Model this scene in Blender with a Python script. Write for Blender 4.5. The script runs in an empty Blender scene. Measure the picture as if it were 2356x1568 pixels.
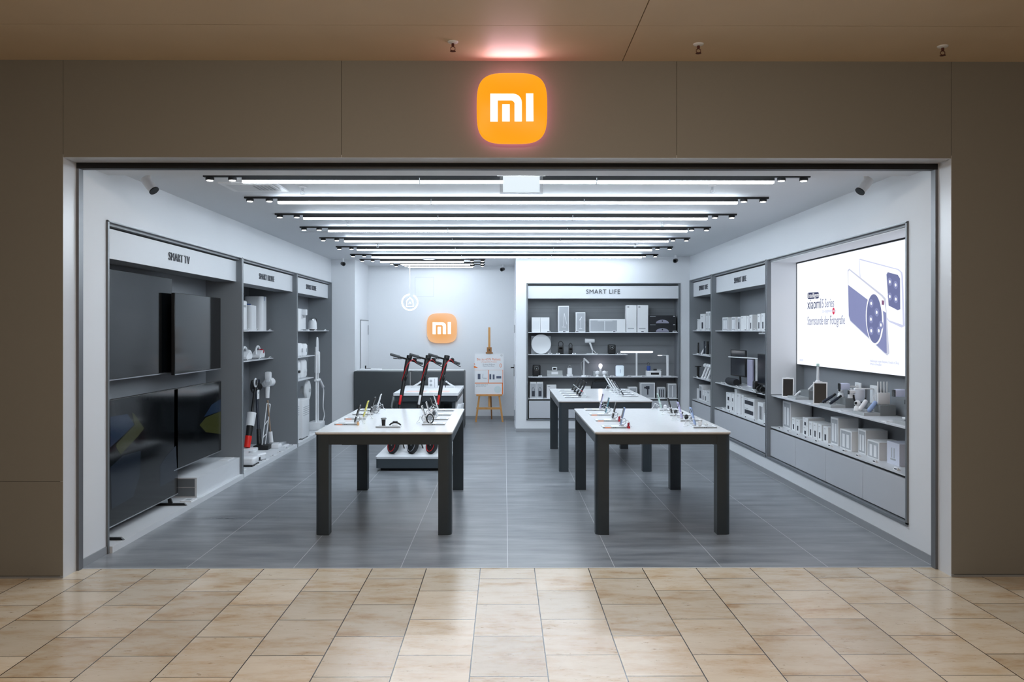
import bpy, bmesh, math, random
from mathutils import Matrix, Vector
random.seed(7)
C = bpy.context.scene.collection
PI = math.pi
R = math.radians

# ------------------------------------------------------------ camera
F = 1950.0
TH = 0.0065                       # the camera looks a touch to the right of the shop's axis
CAMZ = 1.7
cam = bpy.data.cameras.new('camera'); cam_o = bpy.data.objects.new('camera', cam); C.objects.link(cam_o)
cam.sensor_width = 36.0; cam.sensor_fit = 'HORIZONTAL'; cam.lens = 36.0 * F / 2356.0
cam.shift_x = 5.0 / 2356.0; cam.shift_y = -24.0 / 2356.0
cam.clip_start = 0.05; cam.clip_end = 100
cam_o.location = (0, 0, CAMZ); cam_o.rotation_euler = (PI / 2, 0, -TH)
bpy.context.scene.camera = cam_o

# ------------------------------------------------------------ world, exposure
sc = bpy.context.scene
sc.view_settings.view_transform = 'Standard'; sc.view_settings.look = 'None'
sc.view_settings.gamma = 1.0; sc.view_settings.use_curve_mapping = False
sc.view_settings.exposure = 0.0
w = bpy.data.worlds.new('world'); sc.world = w; w.use_nodes = True
w.node_tree.nodes['Background'].inputs[0].default_value = (1.0, 0.86, 0.72, 1)
w.node_tree.nodes['Background'].inputs[1].default_value = 0.10

def area_light(name, loc, rot, sx, sy, power, col):
    l = bpy.data.lights.new(name, 'AREA'); l.shape = 'RECTANGLE'; l.size = sx; l.size_y = sy
    l.energy = power; l.color = col
    o = bpy.data.objects.new(name, l); C.objects.link(o); o.location = loc; o.rotation_euler = rot
    return o
# unseen area light added overhead to brighten the facade and concourse floor
area_light('concourse_fill', (0.0, 2.3, 3.45), (R(18), 0, 0), 4.5, 0.5, 95, (1.0, 0.85, 0.70))
LED = 40.0            # strength of the shop's LED bars

# ------------------------------------------------------------ helpers
def ray(px, py):
    u = (px - 1173.0) / F; v = -(py - 760.0) / F
    c, s = math.cos(TH), math.sin(TH)
    return Vector((u * c + s, c - u * s, v))
def atY(px, py, Y):
    d = ray(px, py); t = Y / d.y; return (d.x * t, CAMZ + d.z * t)
def atX(px, py, X):
    d = ray(px, py); t = X / d.x; return (d.y * t, CAMZ + d.z * t)
def atZ(px, py, Z):
    d = ray(px, py); t = (Z - CAMZ) / d.z; return (d.x * t, d.y * t)

def lin(c):
    return tuple(((x / 255.0) / 12.92 if x / 255.0 <= 0.04045 else ((x / 255.0 + 0.055) / 1.055) ** 2.4) for x in c)
MATS = {}
def mat(name, rgb, rough=0.5, metal=0.0, emit=None, strength=0.0, coat=0.0, alpha=1.0, trans=0.0, noise=0.0, nscale=30.0, spec=0.5):
    if name in MATS: return MATS[name]
    m = bpy.data.materials.new(name); m.use_nodes = True
    nt = m.node_tree; b = nt.nodes['Principled BSDF']
    c = lin(rgb) + (1.0,)
    b.inputs['Base Color'].default_value = c
    b.inputs['Roughness'].default_value = rough; b.inputs['Metallic'].default_value = metal
    b.inputs['Specular IOR Level'].default_value = spec
    b.inputs['Coat Weight'].default_value = coat
    b.inputs['Transmission Weight'].default_value = trans
    b.inputs['Alpha'].default_value = alpha
    if emit is not None:
        b.inputs['Emission Color'].default_value = lin(emit) + (1.0,)
        b.inputs['Emission Strength'].default_value = strength
    # every surface gets a faint procedural variation
    tc = nt.nodes.new('ShaderNodeTexCoord'); n = nt.nodes.new('ShaderNodeTexNoise')
    n.inputs['Scale'].default_value = nscale; n.inputs['Detail'].default_value = 3
    nt.links.new(tc.outputs['Object'], n.inputs['Vector'])
    if noise > 0:
        mx = nt.nodes.new('ShaderNodeMix'); mx.data_type = 'RGBA'
        mx.inputs['A'].default_value = tuple(x * (1 - noise) for x in c[:3]) + (1,)
        mx.inputs['B'].default_value = tuple(min(1, x * (1 + noise)) for x in c[:3]) + (1,)
        nt.links.new(n.outputs['Fac'], mx.inputs['Factor']); nt.links.new(mx.outputs['Result'], b.inputs['Base Color'])
    mr = nt.nodes.new('ShaderNodeMapRange')
    mr.inputs['To Min'].default_value = max(0.0, rough - 0.02); mr.inputs['To Max'].default_value = min(1, rough + 0.03)
    nt.links.new(n.outputs['Fac'], mr.inputs['Value']); nt.links.new(mr.outputs['Result'], b.inputs['Roughness'])
    MATS[name] = m
    return m

class MB:
    def __init__(s): s.v = []; s.f = []
    def raw(s, v, f):
        k = len(s.v); s.v += [Vector(p) for p in v]; s.f += [tuple(i + k for i in q) for q in f]; return s
    def box(s, x0, x1, y0, y1, z0, z1):
        if x0 > x1: x0, x1 = x1, x0
        if y0 > y1: y0, y1 = y1, y0
        if z0 > z1: z0, z1 = z1, z0
        v = [(x, y, z) for z in (z0, z1) for y in (y0, y1) for x in (x0, x1)]
        return s.raw(v, [(0, 2, 3, 1), (4, 5, 7, 6), (0, 1, 5, 4), (2, 6, 7, 3), (0, 4, 6, 2), (1, 3, 7, 5)])
    def rbox(s, x0, x1, y0, y1, z0, z1, r=0.005, seg=2, axis=None):
        bm = bmesh.new(); bmesh.ops.create_cube(bm, size=1)
        for q in bm.verts:
            q.co = Vector(((x0 + x1) / 2 + q.co.x * abs(x1 - x0), (y0 + y1) / 2 + q.co.y * abs(y1 - y0), (z0 + z1) / 2 + q.co.z * abs(z1 - z0)))
        es = bm.edges[:]
        if axis is not None:
            es = [e for e in es if abs((e.verts[0].co - e.verts[1].co).normalized()[axis]) > .9]
        r = min(r, .499 * min(abs(x1 - x0) if axis != 0 else 9, abs(y1 - y0) if axis != 1 else 9, abs(z1 - z0) if axis != 2 else 9))
        bmesh.ops.bevel(bm, geom=es, offset=r, segments=seg, profile=0.5, affect='EDGES')
        bm.verts.index_update()
        s.raw([q.co.copy() for q in bm.verts], [tuple(q.index for q in f.verts) for f in bm.faces]); bm.free(); return s
    def prism(s, poly, axis, a, b):
        n = len(poly)
        def P(p, t):
            return (t, p[0], p[1]) if axis == 'x' else ((p[0], t, p[1]) if axis == 'y' else (p[0], p[1], t))
        v = [P(p, a) for p in poly] + [P(p, b) for p in poly]
        f = [tuple(range(n)), tuple(reversed(range(n, 2 * n)))] + [(i, i + n, (i + 1) % n + n, (i + 1) % n) for i in range(n)]
        return s.raw(v, f)
    def cyl(s, p, q, r0, r1=None, n=16):
        r1 = r0 if r1 is None else r1
        p, q = Vector(p), Vector(q); d = (q - p).normalized()
        u = d.orthogonal().normalized(); w_ = d.cross(u)
        v = []
        for c, r in ((p, r0), (q, r1)):
            for i in range(n):
                a = 2 * PI * i / n; v.append(c + u * math.cos(a) * r + w_ * math.sin(a) * r)
        f = [tuple(reversed(range(n))), tuple(range(n, 2 * n))] + [(i, (i + 1) % n, (i + 1) % n + n, i + n) for i in range(n)]
        return s.raw(v, f)
    def tube(s, pts, r, n=8, smooth=0, closed=False):
        pts = [Vector(p) for p in pts]
        if smooth:
            out = []
            m = len(pts)
            for i in range(m - 1):
                p0, p1, p2, p3 = pts[max(i - 1, 0)], pts[i], pts[i + 1], pts[min(i + 2, m - 1)]
                for k in range(smooth):
                    t = k / smooth
                    out.append(0.5 * ((2 * p1) + (-p0 + p2) * t + (2 * p0 - 5 * p1 + 4 * p2 - p3) * t * t + (-p0 + 3 * p1 - 3 * p2 + p3) * t ** 3))
            out.append(pts[-1]); pts = out
        m = len(pts); v = []; u = None
        for i, p in enumerate(pts):
            if closed: d = pts[(i + 1) % m] - pts[i - 1]
            else: d = pts[min(i + 1, m - 1)] - pts[max(i - 1, 0)]
            if d.length < 1e-9: d = Vector((0, 0, 1))
            d.normalize()
            u = d.orthogonal().normalized() if u is None else (u - d * u.dot(d)).normalized()
            w_ = d.cross(u)
            for k in range(n):
                a = 2 * PI * k / n; v.append(p + u * math.cos(a) * r + w_ * math.sin(a) * r)
        f = [(i * n + k, i * n + (k + 1) % n, (i + 1) * n + (k + 1) % n, (i + 1) * n + k) for i in range(m - 1) for k in range(n)]
        if closed: f += [((m - 1) * n + k, (m - 1) * n + (k + 1) % n, (k + 1) % n, k) for k in range(n)]
        else: f += [tuple(reversed(range(n))), tuple(range((m - 1) * n, m * n))]
        return s.raw(v, f)
    def lathe(s, prof, c=(0, 0, 0), n=24, axis='z'):
        v = []; m = len(prof); c = Vector(c)
        for r, z in prof:
            for k in range(n):
                a = 2 * PI * k / n; x, y = max(r, 1e-5) * math.cos(a), max(r, 1e-5) * math.sin(a)
                v.append(c + Vector((x, y, z) if axis == 'z' else ((z, x, y) if axis == 'x' else (x, z, y))))
        f = [(i * n + k, i * n + (k + 1) % n, (i + 1) * n + (k + 1) % n, (i + 1) * n + k) for i in range(m - 1) for k in range(n)]
        f += [tuple(reversed(range(n))), tuple(range((m - 1) * n, m * n))]
        return s.raw(v, f)
    def ball(s, c, r, n=16):
        rx, ry, rz = (r, r, r) if not isinstance(r, tuple) else r
        k = len(s.v); s.lathe([(math.sin(PI * i / 10), -math.cos(PI * i / 10)) for i in range(11)], (0, 0, 0), n)
        for i in range(k, len(s.v)):
            q = s.v[i]; s.v[i] = Vector((c[0] + q.x * rx, c[1] + q.y * ry, c[2] + q.z * rz))
        return s
    def text(s, body, size, mtx, ext=0.001, align='CENTER', sp=1.0, wide=1.0):
        cu = bpy.data.curves.new('lettering', 'FONT'); cu.body = body; cu.size = size; cu.extrude = ext
        cu.align_x = align; cu.align_y = 'CENTER'; cu.space_character = sp; cu.resolution_u = 3
        o = bpy.data.objects.new('lettering_source', cu); C.objects.link(o)
        me = bpy.data.meshes.new_from_object(o)
        v = [mtx @ Vector((q.co.x * wide, q.co.y, q.co.z)) for q in me.vertices]
        f = [tuple(p.vertices) for p in me.polygons]
        s.raw(v, f); bpy.data.objects.remove(o); bpy.data.curves.remove(cu); bpy.data.meshes.remove(me)
        return s
    def xf(s, m, start=0):
        for i in range(start, len(s.v)): s.v[i] = m @ s.v[i]
        return s
    def build(s, name, m, parent=None, world=False, smooth=True):
        me = bpy.data.meshes.new(name)
        off = Vector((0, 0, 0))
        if world and parent is not None:
            r = parent
            while r.parent: r = r.parent
            off = r.location
        me.from_pydata([p - off for p in s.v], [], s.f); me.update()
        bm = bmesh.new(); bm.from_mesh(me); bmesh.ops.recalc_face_normals(bm, faces=bm.faces[:]); bm.to_mesh(me); bm.free()
        if smooth:
            me.polygons.foreach_set('use_smooth', [True] * len(me.polygons)); me.set_sharp_from_angle(angle=R(38))
        me.materials.append(m)
        o = bpy.data.objects.new(name, me); C.objects.link(o)
        if parent is not None: o.parent = parent
        return o

USED = {}
def tag(o, label, cat, group=None):
    o['label'] = label; o['category'] = cat
    if group: o['group'] = group
    return o
def thing(name, label, cat, loc=(0, 0, 0), rz=0.0, group=None):
    o = bpy.data.objects.new(name, None); C.objects.link(o); o.empty_display_size = 0.05
    o.location = loc; o.rotation_euler = (0, 0, rz)
    return tag(o, label, cat, group)
def struct(name, mb, m, parent=None, smooth=False):
    o = mb.build(name, m, parent, smooth=smooth)
    if parent is None: o['kind'] = 'structure'
    return o
def copy_tree(o, parent=None):
    c = o.copy(); C.objects.link(c); c.parent = parent
    for ch in list(o.children): copy_tree(ch, c)
    return c
def faceT(x, y, z, yaw=0.0):
    """matrix that stands flat text upright facing local -Y turned by yaw"""
    return Matrix.Translation((x, y, z)) @ Matrix.Rotation(yaw, 4, 'Z') @ Matrix.Rotation(PI / 2, 4, 'X')
FACE_BACK, FACE_RIGHT, FACE_LEFT = 0.0, -PI / 2, PI / 2     # which wall a thing stands on (it looks away from that wall)

# ------------------------------------------------------------ materials
def pattern_floor_shop():
    m = bpy.data.materials.new('slate_tile'); m.use_nodes = True; nt = m.node_tree; b = nt.nodes['Principled BSDF']
    N = nt.nodes.new; L = nt.links.new
    tc = N('ShaderNodeTexCoord'); sx = N('ShaderNodeSeparateXYZ'); L(tc.outputs['Object'], sx.inputs[0])
    mp = N('ShaderNodeMapping'); mp.inputs['Scale'].default_value = (0.9, 4.5, 1); L(tc.outputs['Object'], mp.inputs['Vector'])
    n1 = N('ShaderNodeTexNoise'); n1.inputs['Scale'].default_value = 1.6; n1.inputs['Detail'].default_value = 9; n1.inputs['Roughness'].default_value = .62
    L(mp.outputs[0], n1.inputs['Vector'])
    cr = N('ShaderNodeValToRGB'); cr.color_ramp.elements[0].position = .32; cr.color_ramp.elements[1].position = .70
    cr.color_ramp.elements[0].color = lin((104, 108, 113)) + (1,); cr.color_ramp.elements[1].color = lin((152, 156, 160)) + (1,)
    L(n1.outputs['Fac'], cr.inputs['Fac'])
    def line(sock, off, step, hw):
        a = N('ShaderNodeMath'); a.operation = 'ADD'; a.inputs[1].default_value = -off + 100 * step; L(sock, a.inputs[0])
        d = N('ShaderNodeMath'); d.operation = 'DIVIDE'; d.inputs[1].default_value = step; L(a.outputs[0], d.inputs[0])
        f = N('ShaderNodeMath'); f.operation = 'FRACT'; L(d.outputs[0], f.inputs[0])
        s_ = N('ShaderNodeMath'); s_.operation = 'SUBTRACT'; s_.inputs[1].default_value = .5; L(f.outputs[0], s_.inputs[0])
        ab = N('ShaderNodeMath'); ab.operation = 'ABSOLUTE'; L(s_.outputs[0], ab.inputs[0])
        g = N('ShaderNodeMath'); g.operation = 'GREATER_THAN'; g.inputs[1].default_value = .5 - hw / step; L(ab.outputs[0], g.inputs[0])
        return g.outputs[0]
    lx = line(sx.outputs['X'], 0.025, 0.768, 0.0022); ly = line(sx.outputs['Y'], 6.0, 0.74, 0.0018)
    m1 = N('ShaderNodeMix'); m1.data_type = 'RGBA'; m1.inputs['B'].default_value = lin((100, 103, 107)) + (1,)
    L(ly, m1.inputs['Factor']); L(cr.outputs['Color'], m1.inputs['A'])
    m2 = N('ShaderNodeMix'); m2.data_type = 'RGBA'; m2.inputs['B'].default_value = lin((205, 207, 208)) + (1,)
    L(lx, m2.inputs['Factor']); L(m1.outputs['Result'], m2.inputs['A']); L(m2.outputs['Result'], b.inputs['Base Color'])
    mr = N('ShaderNodeMapRange'); mr.inputs['To Min'].default_value = .24; mr.inputs['To Max'].default_value = .36
    L(n1.outputs['Fac'], mr.inputs['Value']); L(mr.outputs['Result'], b.inputs['Roughness'])
    return m
def pattern_floor_mall():
    m = bpy.data.materials.new('travertine_tile'); m.use_nodes = True; nt = m.node_tree; b = nt.nodes['Principled BSDF']
    N = nt.nodes.new; L = nt.links.new
    tc = N('ShaderNodeTexCoord'); mp = N('ShaderNodeMapping')
    mp.inputs['Rotation'].default_value = (0, 0, PI / 2)
    L(tc.outputs['Object'], mp.inputs['Vector'])
    # after the turn: x' = -y, y' = x
    mp.inputs['Location'].default_value = (0.535 * 20 + 5.80 - 0.002, 0.171 + 0.386 * 20, 0)
    br = N('ShaderNodeTexBrick'); br.offset = 0.5; br.offset_frequency = 2
    br.inputs['Scale'].default_value = 1.0; br.inputs['Brick Width'].default_value = 0.548; br.inputs['Row Height'].default_value = 0.386
    br.inputs['Mortar Size'].default_value = 0.0030; br.inputs['Mortar Smooth'].default_value = 0.0; br.inputs['Bias'].default_value = 0
    br.inputs['Color1'].default_value = (0, 0, 0, 1); br.inputs['Color2'].default_value = (1, 1, 1, 1); br.inputs['Mortar'].default_value = (.5, .5, .5, 1)
    L(mp.outputs[0], br.inputs['Vector'])
    # shift the noise by the tile's own value so that each slab is a different cut
    va = N('ShaderNodeVectorMath'); va.operation = 'MULTIPLY_ADD'; va.inputs[1].default_value = (7, 5, 3)
    L(br.outputs['Color'], va.inputs[0]); L(tc.outputs['Object'], va.inputs[2])
    n1 = N('ShaderNodeTexNoise'); n1.inputs['Scale'].default_value = 3.2; n1.inputs['Detail'].default_value = 12; n1.inputs['Roughness'].default_value = .68
    mp2 = N('ShaderNodeMapping'); mp2.inputs['Scale'].default_value = (0.75, 1.9, 1); L(va.outputs[0], mp2.inputs['Vector']); L(mp2.outputs[0], n1.inputs['Vector'])
    cr = N('ShaderNodeValToRGB'); e = cr.color_ramp.elements
    e[0].position = .28; e[0].color = lin((178, 142, 104)) + (1,); e[1].position = .75; e[1].color = lin((228, 216, 196)) + (1,)
    q = e.new(.42); q.color = lin((210, 188, 158)) + (1,); q = e.new(.54); q.color = lin((220, 206, 184)) + (1,)
    L(n1.outputs['Fac'], cr.inputs['Fac'])
    n2 = N('ShaderNodeTexNoise'); n2.inputs['Scale'].default_value = 17; n2.inputs['Detail'].default_value = 6; n2.inputs['Roughness'].default_value = .8; L(mp2.outputs[0], n2.inputs['Vector'])
    c2 = N('ShaderNodeValToRGB'); c2.color_ramp.elements[0].position = .335; c2.color_ramp.elements[1].position = .385
    c2.color_ramp.elements[0].color = (.55, .47, .38, 1); c2.color_ramp.elements[1].color = (1, 1, 1, 1); L(n2.outputs['Fac'], c2.inputs['Fac'])
    mm = N('ShaderNodeMix'); mm.data_type = 'RGBA'; mm.blend_type = 'MULTIPLY'; mm.inputs['Factor'].default_value = 1
    L(cr.outputs['Color'], mm.inputs['A']); L(c2.outputs['Color'], mm.inputs['B'])
    tv = N('ShaderNodeMapRange'); tv.inputs['To Min'].default_value = .80; tv.inputs['To Max'].default_value = 1.06; L(br.outputs['Color'], tv.inputs['Value'])
    m3 = N('ShaderNodeMix'); m3.data_type = 'RGBA'; m3.blend_type = 'MULTIPLY'; m3.inputs['Factor'].default_value = 1
    L(mm.outputs['Result'], m3.inputs['A']); L(tv.outputs['Result'], m3.inputs['B'])
    m4 = N('ShaderNodeMix'); m4.data_type = 'RGBA'; m4.inputs['B'].default_value = lin((48, 40, 32)) + (1,)
    L(br.outputs['Fac'], m4.inputs['Factor']); L(m3.outputs['Result'], m4.inputs['A']); L(m4.outputs['Result'], b.inputs['Base Color'])
    mr = N('ShaderNodeMapRange'); mr.inputs['To Min'].default_value = .16; mr.inputs['To Max'].default_value = .30
    L(n1.outputs['Fac'], mr.inputs['Value']); L(mr.outputs['Result'], b.inputs['Roughness'])
    bp = N('ShaderNodeBump'); bp.inputs['Strength'].default_value = .10; bp.inputs['Distance'].default_value = .002
    L(c2.outputs['Color'], bp.inputs['Height']); L(bp.outputs[0], b.inputs['Normal'])
    return m

m_floor = pattern_floor_shop(); m_mall = pattern_floor_mall()
m_wall = mat('white_wall_paint', (222, 225, 229), .55, noise=.015, nscale=2)
m_ceil = mat('white_ceiling_paint', (214, 217, 221), .65, noise=.015, nscale=2)
m_fac = mat('taupe_facade_panel', (134, 131, 124), .55, noise=.03, nscale=90)
m_mceil = mat('mall_ceiling_paint', (200, 180, 152), .6, noise=.05, nscale=3)
m_reveal = mat('pale_reveal_lacquer', (206, 209, 214), .3)
m_black = mat('black_plastic', (16, 17, 19), .45)
m_gap = mat('black_gap', (8, 8, 9), .7)
m_frame = mat('grey_frame_lacquer', (112, 117, 122), .4, .15)
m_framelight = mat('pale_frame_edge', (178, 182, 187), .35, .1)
m_panel = mat('grey_panel_lacquer', (126, 130, 135), .5, noise=.02, nscale=5)
m_head = mat('light_grey_header', (212, 215, 219), .5)
m_door = mat('grey_cabinet_door', (186, 189, 195), .45, noise=.015, nscale=3)
m_shelf = mat('pale_shelf_metal', (214, 217, 221), .35, .1)
m_letter = mat('dark_lettering', (66, 70, 78), .5)
m_base = mat('grey_skirting', (150, 153, 157), .4, .2)
m_table = mat('anthracite_table_lacquer', (56, 64, 70), .36, .1)
m_top = mat('gloss_white_top', (246, 248, 250), .14, spec=.16)
m_edge = mat('bronze_grey_edge', (150, 144, 138), .3, .5)
m_white = mat('white_plastic', (232, 234, 237), .35)
m_whitem = mat('matt_white_plastic', (220, 223, 226), .55)
m_carton = mat('white_carton', (224, 226, 228), .6)
m_print = mat('grey_print', (166, 170, 175), .6)
m_darkprint = mat('dark_print', (38, 42, 54), .6)
m_glass = mat('black_screen_glass', (6, 8, 10), .08, spec=.42)
m_navy = mat('navy_plastic', (30, 38, 54), .4)
m_steel = mat('brushed_steel', (180, 183, 187), .28, .9)
m_red = mat('red_plastic', (214, 28, 34), .4)
m_darkred = mat('crimson_plastic', (150, 14, 44), .35)
m_orange = mat('orange_print', (238, 120, 30), .5)
m_pink = mat('pale_pink_print', (244, 214, 206), .5)
m_wood = mat('pine_wood', (196, 142, 78), .5, noise=.18, nscale=14)
m_wooddk = mat('dark_pine_wood', (146, 98, 48), .5, noise=.18, nscale=14)
m_blue = mat('pale_blue_plastic', (150, 172, 214), .4)
m_bluedk = mat('blue_plastic', (40, 70, 140), .45)
m_gold = mat('champagne_metal', (178, 156, 136), .3, .7)
m_clear = mat('smoked_clear_plastic', (200, 206, 212), .15, alpha=.3)
m_teal = mat('teal_metal', (92, 150, 168), .3, .4)
m_yellow = mat('yellow_plastic', (214, 206, 96), .4)
m_lilac = mat('lilac_plastic', (186, 180, 222), .35)
m_mint = mat('mint_plastic', (190, 216, 208), .35)
m_led = mat('led_diffuser', (255, 255, 255), .5, emit=(228, 241, 252), strength=LED)
m_spot = mat('spot_lens', (255, 255, 255), .5, emit=(255, 252, 246), strength=12)
m_led_soft = mat('soft_led_diffuser', (255, 255, 255), .5, emit=(228, 241, 252), strength=LED * .35)
# ------------------------------------------------------------ the place
XL, XR = -3.03, 3.114            # side walls
YF, YD = 5.84, 6.07              # facade front, shop threshold
ZC = 2.94; ZO = 2.889; ZM = 3.557
XJL, XJR = -3.03, 3.09           # jambs of the opening
YB = 16.3; YR = 14.2; YCOL = 14.85; XCOL = -2.615; XRET = .195
struct('floor', MB().box(-3.9, 4.0, YD, 16.6, -.1, 0), m_floor)
struct('floor.001', MB().box(-9, 9, -9, YD, -.1, 0), m_mall)
struct('trim_1', MB().box(XJL, XJR, YD - .006, YD + .006, -.01, .0025), m_reveal)
# concourse ceiling in two boards with an open joint, one board row further out
mc = MB()
mc.box(-9, .812, 5.162, YF + .3, ZM, ZM + .08); mc.box(.818, 9, 5.162, YF + .3, ZM, ZM + .08)
mc.box(-9, .812, 3.2, 5.158, ZM, ZM + .08); mc.box(.818, 9, 3.2, 5.158, ZM, ZM + .08)
mc.box(-9, 9, 3.2, YF + .3, ZM + .081, ZM + .1)
struct('ceiling.001', mc, m_mceil)
# facade: panels with hairline joints, on a backing
fc = MB(); g = .0015
xs = [-9, XJL, -1.12, 1.19, XJR, 9]
for a, b in zip(xs[:-1], xs[1:]):
    z0 = 0.0 if (a < XJL or b > XJR) else ZO
    zz = [.015, .664, ZM] if b <= XJL else ([.015, ZM] if z0 == 0 else [ZO, ZM])
    for z_a, z_b in zip(zz[:-1], zz[1:]):
        fc.box(a + g, b - g, YF, YF + .02, z_a + g, z_b - (0 if z_b == ZM else g))
struct('wall_front', fc, m_fac)
fb = MB(); fb.box(-9, XJL - .02, YF + .02, YF + .16, 0, ZM); fb.box(XJR + .02, 9, YF + .02, YF + .16, 0, ZM); fb.box(XJL - .02, XJR + .02, YF + .02, YF + .16, ZO + .02, ZM)
struct('wall_front.001', fb, m_fac)
rv = MB(); rv.box(XJL - .02, XJL, YF + .001, YD + .02, 0, ZO + .02); rv.box(XJR, XJR + .02, YF + .001, YD + .02, 0, ZO + .02); rv.box(XJL, XJR, YF + .001, YD + .02, ZO, ZO + .02)
struct('trim_2', rv, m_reveal)
tr = MB(); tr.box(XJL, XJR, YD - .05, YD + .012, ZO - .042, ZO); 
struct('trim_3', tr, m_black)
tr = MB(); tr.box(XJL, XJL + .018, YD - .05, YD + .012, 0, ZO - .042); tr.box(XJR - .018, XJR, YD - .05, YD + .012, 0, ZO - .042)
struct('trim_4', tr, mat('dark_grey_track', (104, 106, 110), .4, .3))
# ceiling of the shop
struct('ceiling', MB().box(-3.9, 4.0, YD + .02, 16.6, ZC, ZC + .1), m_ceil)
struct('trim_5', MB().box(-3.03, 3.114, YD + .02, 6.50, ZO - .002, ZC), m_ceil)
# left wall with its opening for the shelving units
NL0, NL1, NTOP = 6.465, 14.85, 2.535
wl = MB(); wl.box(XL - .9, XL, YD, NL0, 0, ZC); wl.box(XL - .9, XL, NL0, NL1, NTOP, ZC); wl.box(XL - .9, XL - .75, NL0, NL1, 0, NTOP)
struct('wall_left', wl, m_wall)
wl = MB(); wl.box(XL - .9, XCOL, YCOL, YB + .2, 0, ZC)
struct('wall_left.001', wl, m_wall)
# right wall
NR0, NR1 = 6.505, 14.2
wr = MB(); wr.box(XR, XR + .75, YD, NR0, 0, ZC); wr.box(XR, XR + .75, NR0, YR + .01, 2.545, ZC); wr.box(XR, XR + .75, NR0, YR + .01, 0, .205); wr.box(XR + .5, XR + .75, NR0, YR + .01, .205, 2.545)
wr.box(XR, XR + .75, YR - .02, YR + .6, .205, 2.545)
struct('wall_right', wr, m_wall)
# back wall right half with its niche, then the deeper left half
BX0, BX1, BZ0, BZ1 = .371, 2.949, .205, 2.495
wb = MB(); wb.box(XRET, BX0, YR, YB + .2, 0, ZC); wb.box(BX1, XR, YR, YR + .6, 0, ZC); wb.box(BX0, BX1, YR, YR + .6, BZ1, ZC); wb.box(BX0, BX1, YR, YR + .6, 0, BZ0)
wb.box(BX0, BX1, YR + .42, YR + .6, BZ0, BZ1)
struct('wall_back', wb, m_wall)
struct('wall_back.001', MB().box(XCOL, XRET, YB, YB + .2, 0, ZC), m_wall)
# skirtings
def skirt(name, mb): struct(name, mb, m_base)
skirt('baseboard_left', MB().box(XL, XL + .008, YD + .03, NL0, 0, .06))
skirt('baseboard_right', MB().box(XR - .008, XR, YD + .03, YR - .01, 0, .06))
skirt('baseboard_back', MB().box(XRET, XR - .01, YR - .008, YR, 0, .06))
skirt('baseboard_back.001', MB().box(XCOL, XRET - .01, YB - .008, YB, 0, .06))
skirt('baseboard_left.001', MB().box(XL, XCOL, YCOL - .008, YCOL, 0, .06))
skirt('baseboard_front', MB().box(-9, XJL, YF - .004, YF, 0, .014))
skirt('baseboard_front.001', MB().box(XJR, 9, YF - .004, YF, 0, .014))
# access hatch drawn on the back wall
hx0, hz1 = atY(955, 637, YB); hx1, hz0 = atY(998, 682, YB)
hm = MB()
for a in ((hx0, hx1, hz1 - .004, hz1), (hx0, hx1, hz0, hz0 + .004), (hx0, hx0 + .004, hz0, hz1), (hx1 - .004, hx1, hz0, hz1)): hm.box(a[0], a[1], YB - .004, YB, a[2], a[3])
struct('trim_6', hm, mat('hatch_joint', (190, 193, 197), .6))
# door in the return wall, seen edge-on, and the low door in the left pier
d1 = thing('door', '', '', (XRET, 15.25, 0)); del d1['label']; del d1['category']; d1.name = 'door_1'; d1['kind'] = 'structure'
MB().box(XRET - .012, XRET, 14.75, 15.72, .01, 2.06).build('door_leaf', m_white, d1, world=True)
hd = MB(); hd.box(XRET - .02, XRET - .012, 15.58, 15.63, .86, 1.08); hd.cyl((XRET - .012, 15.605, 1.02), (XRET - .075, 15.605, 1.02), .011, n=10); hd.cyl((XRET - .07, 15.61, 1.02), (XRET - .07, 15.47, 1.02), .010, n=10)
hd.build('door_handle', m_black, d1, world=True)
hg = MB(); hg.cyl((XRET - .018, 14.76, 1.66), (XRET - .018, 14.76, 1.80), .008, n=8); hg.cyl((XRET - .018, 14.76, .14), (XRET - .018, 14.76, .32), .008, n=8)
hg.build('hinge', m_steel, d1, world=True)
d2 = thing('door', '', '', (XCOL, 15.9, 0)); del d2['label']; del d2['category']; d2.name = 'door_2'; d2['kind'] = 'structure'
MB().box(XCOL, XCOL + .008, 15.42, 16.28, .01, 1.88).build('door_leaf', m_white, d2, world=True)
fr = MB(); fr.box(XCOL + .008, XCOL + .011, 15.40, 15.43, .01, 1.90); fr.box(XCOL + .008, XCOL + .011, 15.40, 16.28, 1.88, 1.90)
fr.build('door_frame', m_base, d2, world=True)
hg = MB(); hg.cyl((XCOL + .018, 16.2, 1.62), (XCOL + .018, 16.2, 1.80), .009, n=8); hg.build('hinge', m_steel, d2, world=True)

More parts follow.
